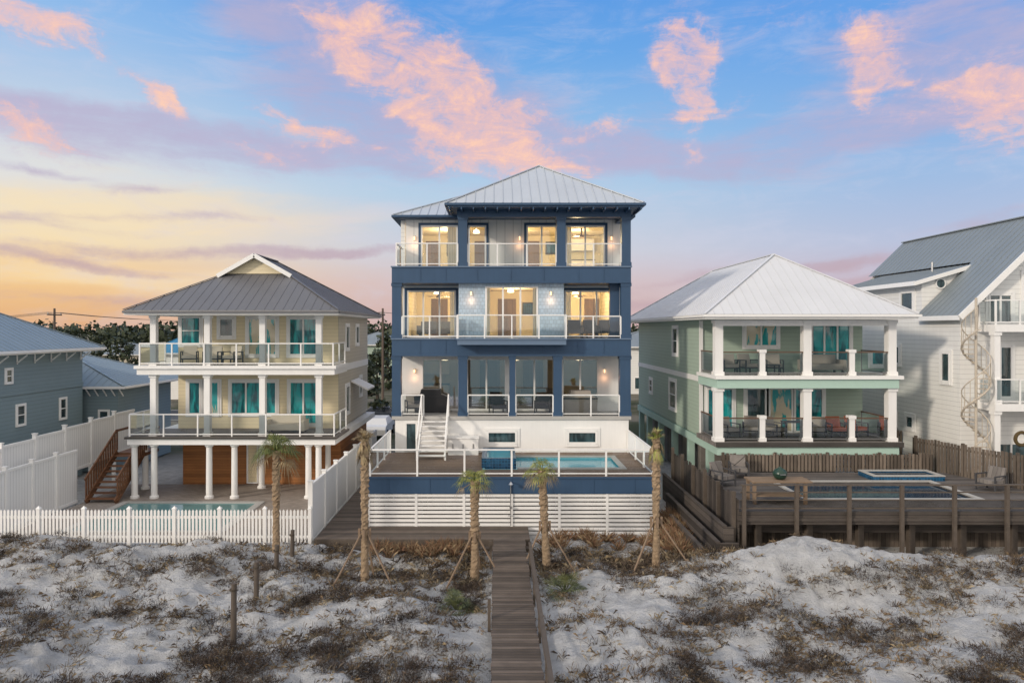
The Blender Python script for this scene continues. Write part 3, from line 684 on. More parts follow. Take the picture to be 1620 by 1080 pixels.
def privacy(x,y0,y1,z0,z1,n,label,step=0):
    o=thing('privacy_fence',(x,(y0+y1)/2,z0),label,'fence','white privacy fences')
    for i in range(n):
        a=y0+(y1-y0)*i/n;b_=y0+(y1-y0)*(i+1)/n;zt=z1+step*i
        t=MB();t.box(x-.02,x+.02,a+.06,b_-.06,z0+step*i,zt-.101)
        part(t,'panel',o,VINYL)
        t=MB();t.box(x-.05,x+.05,a+.06,b_-.06,zt-.1,zt);t.box(x-.05,x+.05,a+.06,b_-.06,z0+step*i+.0,z0+step*i+.12)
        part(t,'panel_rail',o,WHITE)
        p=MB();p.box(x-.08,x+.08,a-.055,a+.055,0,zt+.1);p.box(x-.1,x+.1,a-.075,a+.075,zt+.1,zt+.14);part(p,'fence_post',o,WHITE)
privacy(-6.66,24.5,38,.2,2.35,7,'tall white vinyl privacy fence beside a wooden walkway')
privacy(-18.7,24.5,30.5,.2,2.55,4,'tall white vinyl privacy fence beside a paver patio')
privacy(-19.6,25,37,1.1,3.2,6,'stepped white vinyl privacy fence beside a blue-grey house',.08)
# ------------------------------------------------------------ RIGHT GREEN HOUSE
G=thing('beach_house',(13.1,36,.2),'sage green stilt house with white metal hip roof and deep porches','house')
gx0,gx1=9.4,16.9;ga,gb2,ge_=3.15,5.95,8.5
w=MB();w.box(gx0,gx1,31.5,45,3.0,ge_-.1);part(w,'wall',G,GREEN)
w=MB();w.box(gx0+.5,gx1-.5,33,44.5,.2,2.6);part(w,'ground_floor_wall',G,DECKG)
for y in(30.5,33.5,36.5,39.5,42.5,44.8): sqcol(G,gx0+.15,y,.2,2.6,.3,GREENT,False)
part(MB().box(gx0-.08,gx1+.1,28.8,45,2.6,2.95),'lower_slab',G,GREENT)
part(MB().box(gx0-.16,gx1+.25,28.7,31.498,2.952,ga),'balcony_floor',G,DECKG)
part(MB().box(gx0-.08,gx1+.1,28.8,31.498,5.42,5.8),'upper_slab',G,GREENT)
part(MB().box(gx0-.16,gx1+.25,28.7,31.498,5.802,gb2),'balcony_floor',G,WHITE)
part(MB().box(gx0-.03,gx0-.002,31.5,45,5.5,5.75),'belt_trim',G,WHITE)
part(MB().box(gx0-.04,gx0+.12,31.42,31.496,ga,ge_-.2),'corner_board',G,WHITE)
for x in(9.45,13.2,16.8): sqcol(G,x,29.1,gb2,ge_-.2,.34);sqcol(G,x,29.1,ga,5.42,.34)
t=MB();t.box(gx0-.1,gx1+.1,28.95,29.25,ge_-.45,ge_-.2);part(t,'beam',G,WHITE)
for z,zz in((gb2,.98),(ga,.98)):
    rail(G,[(9.45,31.4),(9.45,29.0),(16.8,29.0),(16.8,31.4)],z,zz,1.9,frame=GREYF,glass=GLASSD,pw=.035,top=RAILW,toprail=.08)
    for x in(11.3,15.1): sqcol(G,x,29.05,z,z+1.1,.22)
kg=F/31.5
def gxp(px): return (px-VX)/kg
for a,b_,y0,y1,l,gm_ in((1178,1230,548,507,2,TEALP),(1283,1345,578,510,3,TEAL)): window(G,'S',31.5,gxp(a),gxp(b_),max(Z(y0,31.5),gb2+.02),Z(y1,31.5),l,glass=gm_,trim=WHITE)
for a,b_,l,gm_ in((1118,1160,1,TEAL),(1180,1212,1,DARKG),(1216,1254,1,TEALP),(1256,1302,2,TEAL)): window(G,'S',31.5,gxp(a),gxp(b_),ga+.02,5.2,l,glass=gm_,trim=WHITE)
for y0,y1,z0,z1 in((35.3,36.3,6.6,8.0),(35.6,37.0,3.7,5.2),(41,41.8,4.1,4.9)): window(G,'W',gx0,y0,y1,z0,z1,1,2,glass=DARKG,trim=WHITE)
RIB[:]=[.42,.02,.018]
hip(G,8.6,17.45,28.15,45.6,8.53,32.,41.0,11.4,ROOFW,WHITE,.2)
# right pool deck
RD=thing('pool_deck',(16,25.5,.4),'raised weathered dark timber pool deck on posts','deck')
rz=1.92;rx0,rx1=8.0,26.
t=MB();t.box(rx0,10.9,22.5,28.6,rz-.08,rz);t.box(17,rx1,22.5,28.6,rz-.08,rz);t.box(10.9,17,22.5,24,rz-.08,rz);t.box(10.9,17,26.8,28.6,rz-.08,rz);part(t,'deck_floor',RD,DECKW)
t=MB();t.box(rx0,rx1,22.42,22.498,1.5,rz-.01);t.box(rx0,rx1,22.36,22.418,1.62,1.72);part(t,'fascia',RD,WOODG)
for i in range(11):
    x=rx0+.1+i*1.72; part(MB().box(x-.055,x+.055,22.26,22.358,.2,2.8),'support_post',RD,WOODP)
for i in range(10):
    x=rx0+.8+i*1.72; part(MB().box(x-.1,x+.1,22.9,23.1,.1,1.84),'support_post',RD,WOODP)
for b_ in((22.28,22.40,2.802,2.84),(22.36,22.39,2.55,2.59),(22.36,22.39,2.3,2.33),(22.36,22.39,2.02,2.07)): part(MB().box(rx0,rx1,*b_),'handrail',RD,WOODP)
part(MB().poly([(rx0,22.375,2.075),(rx1,22.375,2.075),(rx1,22.375,2.298),(rx0,22.375,2.298)]),'mesh_panel',RD,glassmat('railing_mesh',(.6,.58,.55),.0))
t=MB();t.box(rx0-.06,rx0-.002,22.45,30.5,.2,2.3);part(t,'side_wall',RD,WOODG)
t=MB()
for i in range(46):
    y=22.5+i*.173; t.box(rx0-.1,rx0-.07,y,y+.155,1.1+.1*R.uniform(-1,1),2.42+.09*R.uniform(-1,1))
part(t,'side_pickets',RD,WOODV)
for i in range(6): part(MB().box(rx0-.22,rx0-.102,22.5+i*1.55,22.62+i*1.55,.1,2.6+R.uniform(-.1,.1)),'support_post',RD,WOODP)
for j,(o1,y0,y1,zt) in enumerate(((.5,22.3,30.5,1.45),(.85,21.9,28.5,1.05),(1.2,21.5,26.5,.7))):
    t=MB();t.box(rx0-o1-.07,rx0-o1,y0,y1,.0,zt);t.box(rx0-o1,rx0-.24+.02*j,y0,y0+.07,.0,zt);t.box(rx0-o1-.1,rx0-o1+.04,y0,y1,zt+.001,zt+.05);part(t,'retaining_wall',RD,WOODG)
part(MB().box(rx0,rx1,23.2,23.3,1.0,1.84),'skirt_wall',RD,WOODG)
part(MB().box(rx0,rx1,24.2,24.3,.1,1.84),'skirt_wall',RD,WOODF)
o=thing('swimming_pool',(14,25.4,1.1),'dark blue pool with pale coping in a timber deck','swimming pool')
t=MB();t.box(10.9,17,24,26.8,rz-.8,rz-.7);part(t,'basin',o,TILEB)
part(MB().poly([(10.95,24.05,rz-.05),(16.95,24.05,rz-.05),(16.95,26.75,rz-.05),(10.95,26.75,rz-.05)]),'water_surface',o,WDARK)
t=MB();t.box(10.78,17.12,23.9,24.05,rz+.001,rz+.05);t.box(10.78,17.12,26.75,26.9,rz+.001,rz+.05);t.box(10.78,10.95,24.05,26.75,rz+.001,rz+.05);t.box(16.95,17.12,24.05,26.75,rz+.001,rz+.05);part(t,'coping',o,CONC)
t=MB();sq=(14.9,17.7,26.92,28.1);zt=rz+.18
t.box(sq[0],sq[1],sq[2],sq[2]+.15,rz+.002,zt);t.box(sq[0],sq[1],sq[3]-.15,sq[3],rz+.002,zt);t.box(sq[0],sq[0]+.15,sq[2]+.15,sq[3]-.15,rz+.002,zt);t.box(sq[1]-.15,sq[1],sq[2]+.15,sq[3]-.15,rz+.002,zt);part(t,'spa_wall',o,TILEB)
t=MB();t.box(sq[0]-.015,sq[1]+.015,sq[2]-.015,sq[2]+.16,zt+.001,zt+.04);t.box(sq[0]-.015,sq[1]+.015,sq[3]-.16,sq[3]+.015,zt+.001,zt+.04);t.box(sq[0]-.015,sq[0]+.16,sq[2]+.16,sq[3]-.16,zt+.001,zt+.04);t.box(sq[1]-.16,sq[1]+.015,sq[2]+.16,sq[3]-.16,zt+.001,zt+.04);part(t,'spa_coping',o,CONC)
part(MB().poly([(15.0,27.0,zt-.03),(17.6,27.0,zt-.03),(17.6,28.0,zt-.03),(15.0,28.0,zt-.03)]),'spa_water',o,WDARK)
o=thing('wooden_table',(9.7,23.7,rz),'weathered grey wooden grill table with lower shelf','table')
t=MB()
for i in range(6): t.box(8.75,10.8,23.3+i*.14,23.42+i*.14,rz+.74,rz+.79)
part(t,'table_top',o,STAKE)
t=MB();t.box(8.92,10.53,23.4,24.0,rz+.25,rz+.29);part(t,'shelf',o,STAKE)
for x in(8.85,10.6):
    for y in(23.4,24.): part(MB().box(x-.05,x+.05,y-.05,y+.05,rz,rz+.738),'leg',o,STAKE)
o=thing('charcoal_grill',(9.85,23.7,rz+.79),'dark green egg-shaped charcoal grill on a wooden table','grill')
part(MB().lathe((9.85,23.7,rz+.79),[(.0,0),(.13,.0),(.2,.07),(.24,.16),(.24,.18)],18),'bowl',o,GREENP,smooth=True)
part(MB().lathe((9.85,23.7,rz+.98),[(.24,0),(.235,.06),(.17,.15),(.06,.2),(.04,.24),(.0,.25)],18),'lid',o,GREENP,smooth=True)
part(MB().box(9.75,9.95,23.42,23.45,rz+.98,rz+1.01),'handle',o,STEEL)
def plankfence(p0,p1,z0,z1,label):
    p0=Vector(p0).to_3d();p1=Vector(p1).to_3d();d=(p1-p0);L=d.length;d.normalize();nn=Vector((-d.y,d.x,0))
    if nn.y<0: nn=-nn
    o=thing('wooden_fence',((p0.x+p1.x)/2,(p0.y+p1.y)/2,z0),label,'fence','weathered timber fences')
    t=MB();x=0
    while x<L:
        hz=z1+R.uniform(-.04,.04);c=p0+d*(x+.06);t.beam((c.x,c.y,z0),(c.x,c.y,hz),.115,.024,up=nn);x+=.15
    part(t,'pickets',o,WOODF)
    t=MB()
    for z in(z0+.2,z1-.2): t.beam(p0+nn*.04+Vector((0,0,z)),p1+nn*.04+Vector((0,0,z)),.045,.09)
    part(t,'fence_rail',o,WOODP)
    for i in range(int(L/2.2)+1):
        c=p0+d*(i*2.2+.05)+nn*.12;part(MB().box(c.x-.05,c.x+.05,c.y-.05,c.y+.05,z0-.3,z1+.05),'fence_post',o,WOODP)
plankfence((9.5,28.65),(18.2,28.65),1.95,2.68,'weathered picket fence at the back of a timber pool deck')
plankfence((18.3,30),(20.1,24.0),1.3,3.2,'tall weathered board fence beside a white house')
plankfence((17.4,33),(19.5,33),.4,3.0,'tall weathered board fence between two houses')
# ------------------------------------------------------------ FAR RIGHT WHITE HOUSE
W=thing('beach_house',(24,34,.2),'white clapboard house with steep grey gable roof and spiral stair','house')
wx0,wx1,wy0,wy1=19.7,28.3,29,40;rz0=8.75;rzr=12.9;cxx=24.
t=MB();t.box(wx0,wx1,wy0,wy1,.2,rz0)
t.add([(wx0,wy0,rz0),(wx1,wy0,rz0),(cxx,wy0,rzr-.1),(wx0,wy1,rz0),(wx1,wy1,rz0),(cxx,wy1,rzr-.1)],[(0,1,2),(4,3,5)])
dzl,dzr,dxr=10.12,10.86,21.95
def prism(t,pts,y0,y1):
    n=len(pts);t.add([(a,y0,b) for a,b in pts]+[(a,y1,b) for a,b in pts],[tuple(range(n)),tuple(range(2*n-1,n-1,-1))]+[(i,n+i,n+(i+1)%n,(i+1)%n) for i in range(n)])
prism(t,[(wx0,rz0+.001),(dxr+.3,rz0+.001),(dxr+.3,dzr-.05),(dxr,dzr-.08),(wx0,dzl-.02)],31.6,38.6)
part(t,'wall',W,WHITELAP)
mb=MB();y0r,y1r=28.5,40.3;el=.35
sl2=(rzr-rz0)/(cxx-wx0);xe=wx0-el;ze=rz0-el*sl2+.08;rr=rzr+.08
roofplane(mb,[(xe,y0r,ze),(xe,31.55,ze),(dxr,31.55,rz0+(dxr-wx0)*sl2+.08),(dxr,y0r,rz0+(dxr-wx0)*sl2+.08)])
roofplane(mb,[(dxr,y0r,rz0+(dxr-wx0)*sl2+.08),(dxr,y1r,rz0+(dxr-wx0)*sl2+.08),(cxx,y1r,rr),(cxx,y0r,rr)])
roofplane(mb,[(wx0-.45,31.4,dzl-.02),(wx0-.45,38.9,dzl-.02),(dxr+.02,38.9,dzr+.06),(dxr+.02,31.4,dzr+.06)])
roofplane(mb,[(wx1+el,y1r,ze),(wx1+el,y0r,ze),(cxx,y0r,rr),(cxx,y1r,rr)])
mb.beam((cxx,y0r,rr+.04),(cxx,y1r,rr+.04),.2,.05)
rf=part(mb,'roof',W,ROOFG)
t=MB();t.box(wx0-.5,wx0-.45,31.35,38.95,dzl-.2,dzl)
t.beam((wx0-.5,31.37,dzl-.12),(dxr,31.37,dzr-.04),.05,.18)
t.box(xe-.03,xe,y0r,31.5,ze-.2,ze)
t.beam((xe,y0r-.03,ze-.1),(cxx,y0r-.03,rr-.1),.06,.24);t.beam((wx1+el,y0r-.03,ze-.1),(cxx,y0r-.03,rr-.1),.06,.24)
part(t,'fascia',rf,WHITE)
t=MB();t.cyl((21.4,33.5,10.5),(21.4,33.5,11.2),.05);part(t,'vent_pipe',rf,STEEL)
for y0,y1,z0,z1 in((32.2,33.2,8.7,9.7),(29.6,30.2,5.6,6.9),(33.3,34.0,6.2,7.1),(32.2,32.8,3.2,3.8),(33.6,34.2,3.2,3.8)): window(W,'W',wx0,y0,y1,z0,z1,glass=DARKG,trim=WHITE)
rw=MB();rw.cyl((20.55,31.56,10.02),(20.55,31.599,10.02),.2,n=24);rwp=part(rw,'round_window',W,DARKG)
t=MB()
for i in range(24):
    a=i*2*math.pi/24;b_=(i+1)*2*math.pi/24;t.beam((20.55+.22*math.cos(a),31.56,10.02+.22*math.sin(a)),(20.55+.22*math.cos(b_),31.56,10.02+.22*math.sin(b_)),.05,.06,up=(0,1,0))
part(t,'frame',rwp,WHITE)
for z in(4.85,8.1):
    part(MB().box(20.4,27.5,27.9,28.998,z-.3,z),'balcony_floor',W,WHITE)
    rail(W,[(20.45,28.9),(20.45,27.95),(27.4,27.95)],z,1.0,1.0)
for x in(20.55,22.4,24.4):
    sqcol(W,x,28.1,.3,4.55,.24);sqcol(W,x,28.1,4.85,7.8,.24)
for a,b_,z0,z1 in((20.9,21.9,5.0,7.2),(22.6,24.4,5.0,7.2),(20.9,21.9,8.15,9.4),(22.4,23.8,8.15,10.3),(20.9,22.8,.9,3.1),(23.5,24.6,.6,3.6)): window(W,'S',wy0,a,b_,z0,z1,2,glass=DARKG,trim=WHITE,name='window')
ss=MB();ccx,ccy=19.75,28.1;ss.cyl((ccx,ccy,.4),(ccx,ccy,9.2),.05)
st_=part(ss,'spiral_stair',W,STAIRC)
t=MB();r_=MB();nst=38
prev=None
for i in range(nst):
    a=i*math.radians(26);z=.5+i*7.6/nst;da=math.radians(13);R1=.5
    p=[(ccx+.05*math.cos(a),ccy+.05*math.sin(a)),(ccx+R1*math.cos(a-da),ccy+R1*math.sin(a-da)),(ccx+R1*math.cos(a+da),ccy+R1*math.sin(a+da))]
    t.add([(q[0],q[1],z) for q in p]+[(q[0],q[1],z-.04) for q in p],[(0,1,2),(5,4,3),(1,4,5,2),(0,3,4,1),(2,5,3,0)])
    e_=(ccx+R1*math.cos(a),ccy+R1*math.sin(a),z)
    r_.cyl(e_,(e_[0],e_[1],z+.9),.013,n=5)
    q=Vector((e_[0],e_[1],z+.9))
    if prev is not None:
        r_.cyl(prev,q,.022,n=6);r_.cyl(prev-Vector((0,0,.92)),q-Vector((0,0,.92)),.04,n=6)
    prev=q
part(t,'tread',st_,STAIRC);part(r_,'handrail',st_,STAIRC)
t=MB()
for i in range(24):
    a=i*2*math.pi/24;b_=(i+1)*2*math.pi/24
    t.cyl((21.4+.26*math.cos(a),27.8,3.45+.26*math.sin(a)),(21.4+.26*math.cos(b_),27.8,3.45+.26*math.sin(b_)),.07,n=8)
o=thing('wreath',(21.4,27.8,3.2),'round twig wreath hanging on a white house','wreath');part(t,'ring',o,WREATH)
# ------------------------------------------------------------ FAR LEFT BLUE HOUSE
B=thing('beach_house',(-26,33,.2),'blue-grey house with standing seam roof and eave brackets','house')
t=MB();t.box(-31,-22,26,36.3,.2,6.75);t.box(-30,-20.5,37,43,.2,4.7);part(t,'wall',B,BLUEG)
r=hip(B,-32,-21.3,25,37.2,6.95,30.5,31.8,9.75,ROOFB,WHITE,.18)
hip(B,-30.6,-19.9,36.5,44,4.85,40,40.5,6.6,ROOFB,WHITE,.15)
for i in range(9):
    y=26.5+i*1.2;part(MB().beam((-21.98,y,6.35),(-21.5,y,6.72),.05,.05).box(-21.99,-21.94,y-.025,y+.025,6.3,6.72),'bracket',B,WHITE)
for i in range(5): part(MB().beam((-22+i*.45,36.98,4.3),(-22+i*.45,36.6,4.68),.05,.05),'bracket',B,WHITE)
part(MB().box(-21.998,-21.95,26,36.3,4.9,5.1),'belt_trim',B,BLUEG)
for y0,y1,z0,z1 in((31.3,31.85,3.5,4.4),(34.4,34.9,3.4,4.4),(30.6,31.0,5.5,6.1)): window(B,'E',-22,y0,y1,z0,z1,1,2,glass=DARKG,trim=WHITE,fw=.04,e=.07)
window(B,'S',37,-21.5,-21.0,2.6,3.5,1,2,glass=DARKG,trim=WHITE,fw=.04,e=.07)
# ------------------------------------------------------------ palms
def fan(mb,base,dir_,pet,leaf,n=20,droop=.35,spread=2.6,mi=0,lw=.017):
    d=Vector(dir_).normalized();side=d.cross(Vector((0,0,1)))
    if side.length<.1: side=Vector((1,0,0))
    side.normalize();upv=side.cross(d).normalized()
    b0=Vector(base);b1=b0+d*pet+Vector((0,0,-pet*.1))
    mb.beam(b0,b1,.022,.018,mi)
    for i in range(n):
        a=(i/(n-1)-.5)*spread+R.uniform(-.05,.05);L=leaf*(1-.25*abs(i/(n-1)-.5)*2)*R.uniform(.85,1.1)
        ld=(d*math.cos(a)+side*math.sin(a)).normalized()
        w_=side*math.cos(a)*lw-d*math.sin(a)*lw
        m1=b1+ld*L*.55-Vector((0,0,droop*L*.12))+upv*.03*abs(a);m2=b1+ld*L-Vector((0,0,droop*L*(.6+R.uniform(0,.6))))
        mb.add([b1,m1-w_,m2,m1+w_],[(0,1,2,3)],mi)
def palm(px,D,ztop,full,label,stakes=True,rt=.13,lean=0,gm=None,up=.0):
    gm=gm or PALM
    x=X(px,D);z0=gh(x,D)-.05;o=thing('palm_tree',(x,D,z0),label,'palm tree','newly planted sabal palms')
    t=MB();n=12;hgt=ztop-z0
    rows=int(hgt/.06)
    for j in range(rows+1):
        zz=z0+hgt*j/rows;f=j/rows
        rr=rt*(1.15-.25*min(1,f*3))+(.025 if f>.5 else .008)*(j%3==0)+.012*(f>.5)
        for i in range(n):
            a=(i+.5*(j%2))*2*math.pi/n
            q=rr+(.028 if f>.35 else .012)*R.uniform(-1,1)
            t.v.append((x+lean*f+q*math.cos(a),D+q*math.sin(a),zz))
    for j in range(rows):
        for i in range(n): t.f.append((j*n+i,j*n+(i+1)%n,(j+1)*n+(i+1)%n,(j+1)*n+i));t.m.append(0)
    part(t,'trunk',o,BARK)
    c=MB();bx=x+lean
    if full>0:
        nf=int(36*full)
        for i in range(nf):
            el=math.asin(min(1,max(-1,R.uniform(-.5+up,1))));az=i*2.4+R.uniform(-.3,.3)
            d=(math.cos(az)*math.cos(el),math.sin(az)*math.cos(el),math.sin(el))
            fan(c,(bx,D,ztop-.05),d,R.uniform(.25,.48)*full**.5,R.uniform(.45,.68)*full**.6,n=13,droop=.65,mi=0 if el>-.25 else 1,lw=.011)
    else:
        for i in range(26):
            az=i*2.4;el=R.uniform(.35,1.45);d=(math.cos(az)*math.cos(el),math.sin(az)*math.cos(el),math.sin(el))
            fan(c,(bx,D,ztop-.1),d,R.uniform(.08,.25),R.uniform(.25,.45),n=9,droop=.45,spread=1.2,mi=0 if R.random()<.75 else 1,lw=.012)
        for i in range(18):
            az=i*2.4;d=(math.cos(az)*.4,math.sin(az)*.4,-.95)
            fan(c,(bx+.09*math.cos(az),D+.09*math.sin(az),ztop-R.uniform(.0,.45)),d,.1,R.uniform(.25,.45),n=7,droop=.4,spread=.8,mi=R.choice((0,1)),lw=.012)
    part(c,'crown',o,[gm,PALMDRY])
    if stakes:
        for a in(-2.6,-.5,1.4):
            ex,ey=x+1.05*math.cos(a),D+.85*math.sin(a);t=MB();t.beam((ex,ey,gh(ex,ey)-.1),(x+lean*.4+.12*math.cos(a),D+.12*math.sin(a),z0+1.45),.055,.035);part(t,'support_stake',o,STAKE)
        t=MB()
        for a in(0,math.pi/2,math.pi,-math.pi/2): t.box(x+lean*.4+.16*math.cos(a)-.035,x+lean*.4+.16*math.cos(a)+.035,D+.16*math.sin(a)-.035,D+.16*math.sin(a)+.035,z0+1.3,z0+1.6)
        part(t,'trunk_batten',o,STAKE)
palm(437,23.2,3.8,1.2,'sabal palm with full green crown beside white picket fence',False,.12)
palm(577,20.7,4.6,0,'bare palm trunk with tied dry fronds braced by stakes',rt=.11,gm=PALMDRY)
palm(751,21.6,3.15,.66,'short staked palm with small bright green crown',rt=.125,gm=PALMY)
palm(865,22.4,3.3,.68,'leaning staked palm with small drooping crown',rt=.125,lean=-.16,gm=PALMY)
palm(1038,21.6,4.5,0,'tall staked palm trunk with tied yellow-green fronds',rt=.11,gm=PALMY)
def bush(px,py,s,label):
    D=(H-.25)*F/(py-VY);x=X(px,D);z0=gh(x,D);o=thing('palmetto_bush',(x,D,z0),label,'plant','palmetto bushes on the dunes')
    c=MB()
    for i in range(22):
        el=R.uniform(.15,1.35);az=i*2.4;d=(math.cos(az)*math.cos(el),math.sin(az)*math.cos(el),math.sin(el))
        fan(c,(x,D,z0),d,R.uniform(.15,.45)*s,R.uniform(.3,.42)*s,n=14,droop=.4,spread=2.4,lw=.012)
    part(c,'leaves',o,PALMETTO)
bush(722,955,1.1,'green palmetto bush on white sand');bush(893,930,1.2,'green palmetto bush beside the boardwalk')
for px,yb,yt in((369,1000,922),(405,940,888),(437,908,862),(462,880,838)):
    D=(H-.45)*F/(yb-VY);x=X(px,D);zt=Z(yt,D);z0=gh(x,D)-.2
    o=thing('wooden_post',(x,D,z0),'short weathered wooden post standing in dune sand','post','weathered posts in the dune')
    t=MB();n=10
    t.cyl((x,D,z0),(x+.02,D,zt),.075,.065,n);part(t,'shaft',o,WOODP)
    part(MB().cyl((x,D,zt-.18),(x,D,zt-.14),.085,.085,n),'rope_band',o,BARKT)
# ------------------------------------------------------------ dune vegetation
def attrmat(name):
    m,N,b=newmat(name);a=N.n('ShaderNodeAttribute',attribute_name='tint');N.L(a.outputs['Color'],b.inputs['Base Color']);b.inputs['Roughness'].default_value=.85;b.inputs['Specular IOR Level'].default_value=.1;return m
VEG=attrmat('dry_dune_plants')
gr=MB();gc=[];sh=MB();sc_=[]
def blade(mb,cc,p,d,L,w_,col,bend):
    p=Vector(p);d=Vector(d).normalized();s=d.cross(Vector((0,0,1)))
    if s.length<.05:s=Vector((1,0,0))
    s=s.normalized()*w_;m1=p+d*L*.55;m2=p+d*L-Vector((0,0,bend*L))
    n=len(mb.v);mb.v+=[tuple(p-s),tuple(p+s),tuple(m1+s*.8),tuple(m2),tuple(m1-s*.8)];mb.f.append((n,n+1,n+2,n+3,n+4));mb.m.append(0)
    k1=tuple(c*.55 for c in col)
    for i in range(5): cc.extend((k1 if i<2 else col)+(1,))
pal=[(.28,.20,.12),(.34,.27,.17),(.19,.145,.10),(.38,.32,.23),(.13,.10,.075),(.22,.175,.13)]
cnt=0;tries=0
while cnt<5600 and tries<90000:
    tries+=1;y=R.uniform(10.5,24);x=R.uniform(-y*.78-1,y*.85+1)
    if -.3<x<1.25 or (x>8 and y>22.2) or(x<1.2 and y>23.9) : continue
    v=veg(x,y)
    if v<R.uniform(-.6,.55): continue
    cnt+=1;z=gh(x,y)-.02;c0=R.choice(pal);dense=gb(x,y,-.8,22.6,6,1.6)+gb(x,y,5.5,23.4,2.2,1.3)
    for i in range(R.randint(6,16)):
        az=R.uniform(0,6.28);el=R.uniform(.2,1.4);k_=R.uniform(.7,1.2)
        blade(gr,gc,(x+R.gauss(0,.08),y+R.gauss(0,.08),z),(math.cos(az)*math.cos(el),math.sin(az)*math.cos(el),math.sin(el)),R.uniform(.10,.30)*(1+.7*min(1,dense)),R.uniform(.0025,.0055),tuple(c*k_ for c in c0),R.uniform(0,.45))
cnt=0;tries=0;pd=[(.04,.032,.028),(.065,.05,.042),(.09,.07,.057),(.055,.046,.04),(.13,.10,.08)]
while cnt<1500 and tries<80000:
    tries+=1;y=R.uniform(10.5,23.8);x=R.uniform(-y*.78-1,y*.85+1)
    if -.6<x<1.6 or (x>7.5 and y>22) : continue
    v=veg(x+.3,y)
    if v<R.uniform(-.15,.6): continue
    cnt+=1;z=gh(x,y);rr=.09+.33*R.random()**1.8;c0=R.choice(pd)
    for i in range(int(120*rr/.3)):
        az=R.uniform(0,6.28);q=rr*math.sqrt(R.random());p=(x+q*math.cos(az),y+q*math.sin(az),z+R.uniform(-.02,.2)*(1-q/rr*.6));a2=az+R.gauss(0,.9);el=R.uniform(-.1,1.3);k_=R.uniform(.5,1.7)
        blade(sh,sc_,p,(math.cos(a2)*math.cos(el),math.sin(a2)*math.cos(el),math.sin(el)),R.uniform(.06,.18),R.uniform(.003,.006),tuple(c*k_ for c in c0),R.uniform(-.1,.2))
part(gr,'dune_grass',None,VEG,label='dry golden dune grass growing on white sand',cat='grass',kind='stuff',attr=('tint',gc))
part(sh,'dune_shrubs',None,VEG,label='low dark woody shrubs on white sand',cat='shrubs',kind='stuff',attr=('tint',sc_))
og=MB();oc=[]
spots=[(R.uniform(5.95,6.9),R.uniform(23.2,28)) for i in range(46)]+[(R.uniform(1.5,6.0),R.uniform(24.3,25.5)) for i in range(26)]+[(R.uniform(-4.4,-.5),R.uniform(23.2,23.8)) for i in range(26)]
for x,y in spots:
    if y>25.7: x+=.25
    z=gh(x,y);hs=1 if x>5.9 else .7
    for j in range(60):
        az=R.uniform(0,6.28);el=R.uniform(.6,1.5);c0=R.choice([(.30,.19,.11),(.24,.14,.09),(.36,.27,.17)])
        blade(og,oc,(x+R.gauss(0,.06),y+R.gauss(0,.06),z),(math.cos(az)*math.cos(el),math.sin(az)*math.cos(el),math.sin(el)),R.uniform(.4,.85)*hs,.006,c0,R.uniform(0,.3))
part(og,'ornamental_grass',None,VEG,label='tall tan ornamental grass beside raised deck',cat='grass',kind='stuff',attr=('tint',oc))
# ------------------------------------------------------------ balcony furniture
def chair(m1,label,group='balcony armchairs'):
    o=thing('armchair',(0,0,0),label,'chair',group)
    part(MB().box(-.3,.3,-.3,.3,.28,.42),'seat',o,m1)
    t=MB();t.add([(-.3,.24,.42),(.3,.24,.42),(.3,.34,.42),(-.3,.34,.42),(-.3,.34,.85),(.3,.34,.85),(.3,.42,.85),(-.3,.42,.85)],[(0,1,5,4),(3,7,6,2),(4,5,6,7),(1,2,6,5),(0,4,7,3),(3,2,1,0)]);part(t,'backrest',o,m1)
    for s in(-1,1):
        t=MB();t.box(s*.32,s*.37,-.32,.36,.56,.6);t.box(s*.32,s*.37,-.32,-.27,0,.56);t.box(s*.32,s*.37,.31,.36,0,.56);part(t,'armrest',o,DGREY)
    t=MB();t.box(-.32,.32,-.3,.3,.22,.275);part(t,'seat_frame',o,DGREY);return o
def table(loc,w_=.8,h=.42,label='low dark outdoor coffee table on a balcony'):
    o=thing('coffee_table',loc,label,'table');x,y,z=loc
    part(MB().box(x-w_/2,x+w_/2,y-.3,y+.3,z+h-.04,z+h),'table_top',o,DGREY)
    for s in(-1,1):
        for q in(-1,1): part(MB().box(x+s*(w_/2-.05)-.025,x+s*(w_/2-.05)+.025,y+q*.25-.025,y+q*.25+.025,z,z+h-.04),'leg',o,DGREY)
c1=chair(TAUPE,'taupe cushioned armchair with dark frame on a balcony');c1.location=(10.4,30.4,gb2)
for p,rz_ in(((11.3,30.6,gb2),.3),((12.4,30.5,gb2),-.2),((10.3,30.2,ga),.4),((11.4,30.5,ga),-.3),((12.4,30.3,ga),.6),((14.2,30.2,ga),-.5),((-3.9,32.2,f1),.3)): dup(c1,p,rz_)
sofa((14.6,30.6,gb2),TAUPE,1.5,0,'taupe outdoor sofa on a green house balcony','sofa','outdoor_sofa');table((11.9,29.8,gb2));table((13.2,30.0,ga),1.2,.72,'dark outdoor dining table on a porch')
c2=chair(ORANGE,'orange cushioned armchair on a timber porch');c2.location=(15.1,30.3,ga)
dup(c2,(16.1,30.5,ga),.4)
c3=chair(BEIGE,'beige cushioned armchair on a cream balcony','cream balcony armchairs');c3.location=(-13.4,32.3,lb)
dup(c3,(-12.5,32.3,lb),-.3);dup(c3,(-14.6,32.5,lb),.3)
sofa((-9.9,32.2,la),BEIGE,1.6,0,'beige outdoor sofa on a cream house balcony','sofa','outdoor_sofa')
c4=chair(DGREY,'charcoal armchair on a navy house porch','navy porch armchairs');c4.location=(3.7,32.2,f2)
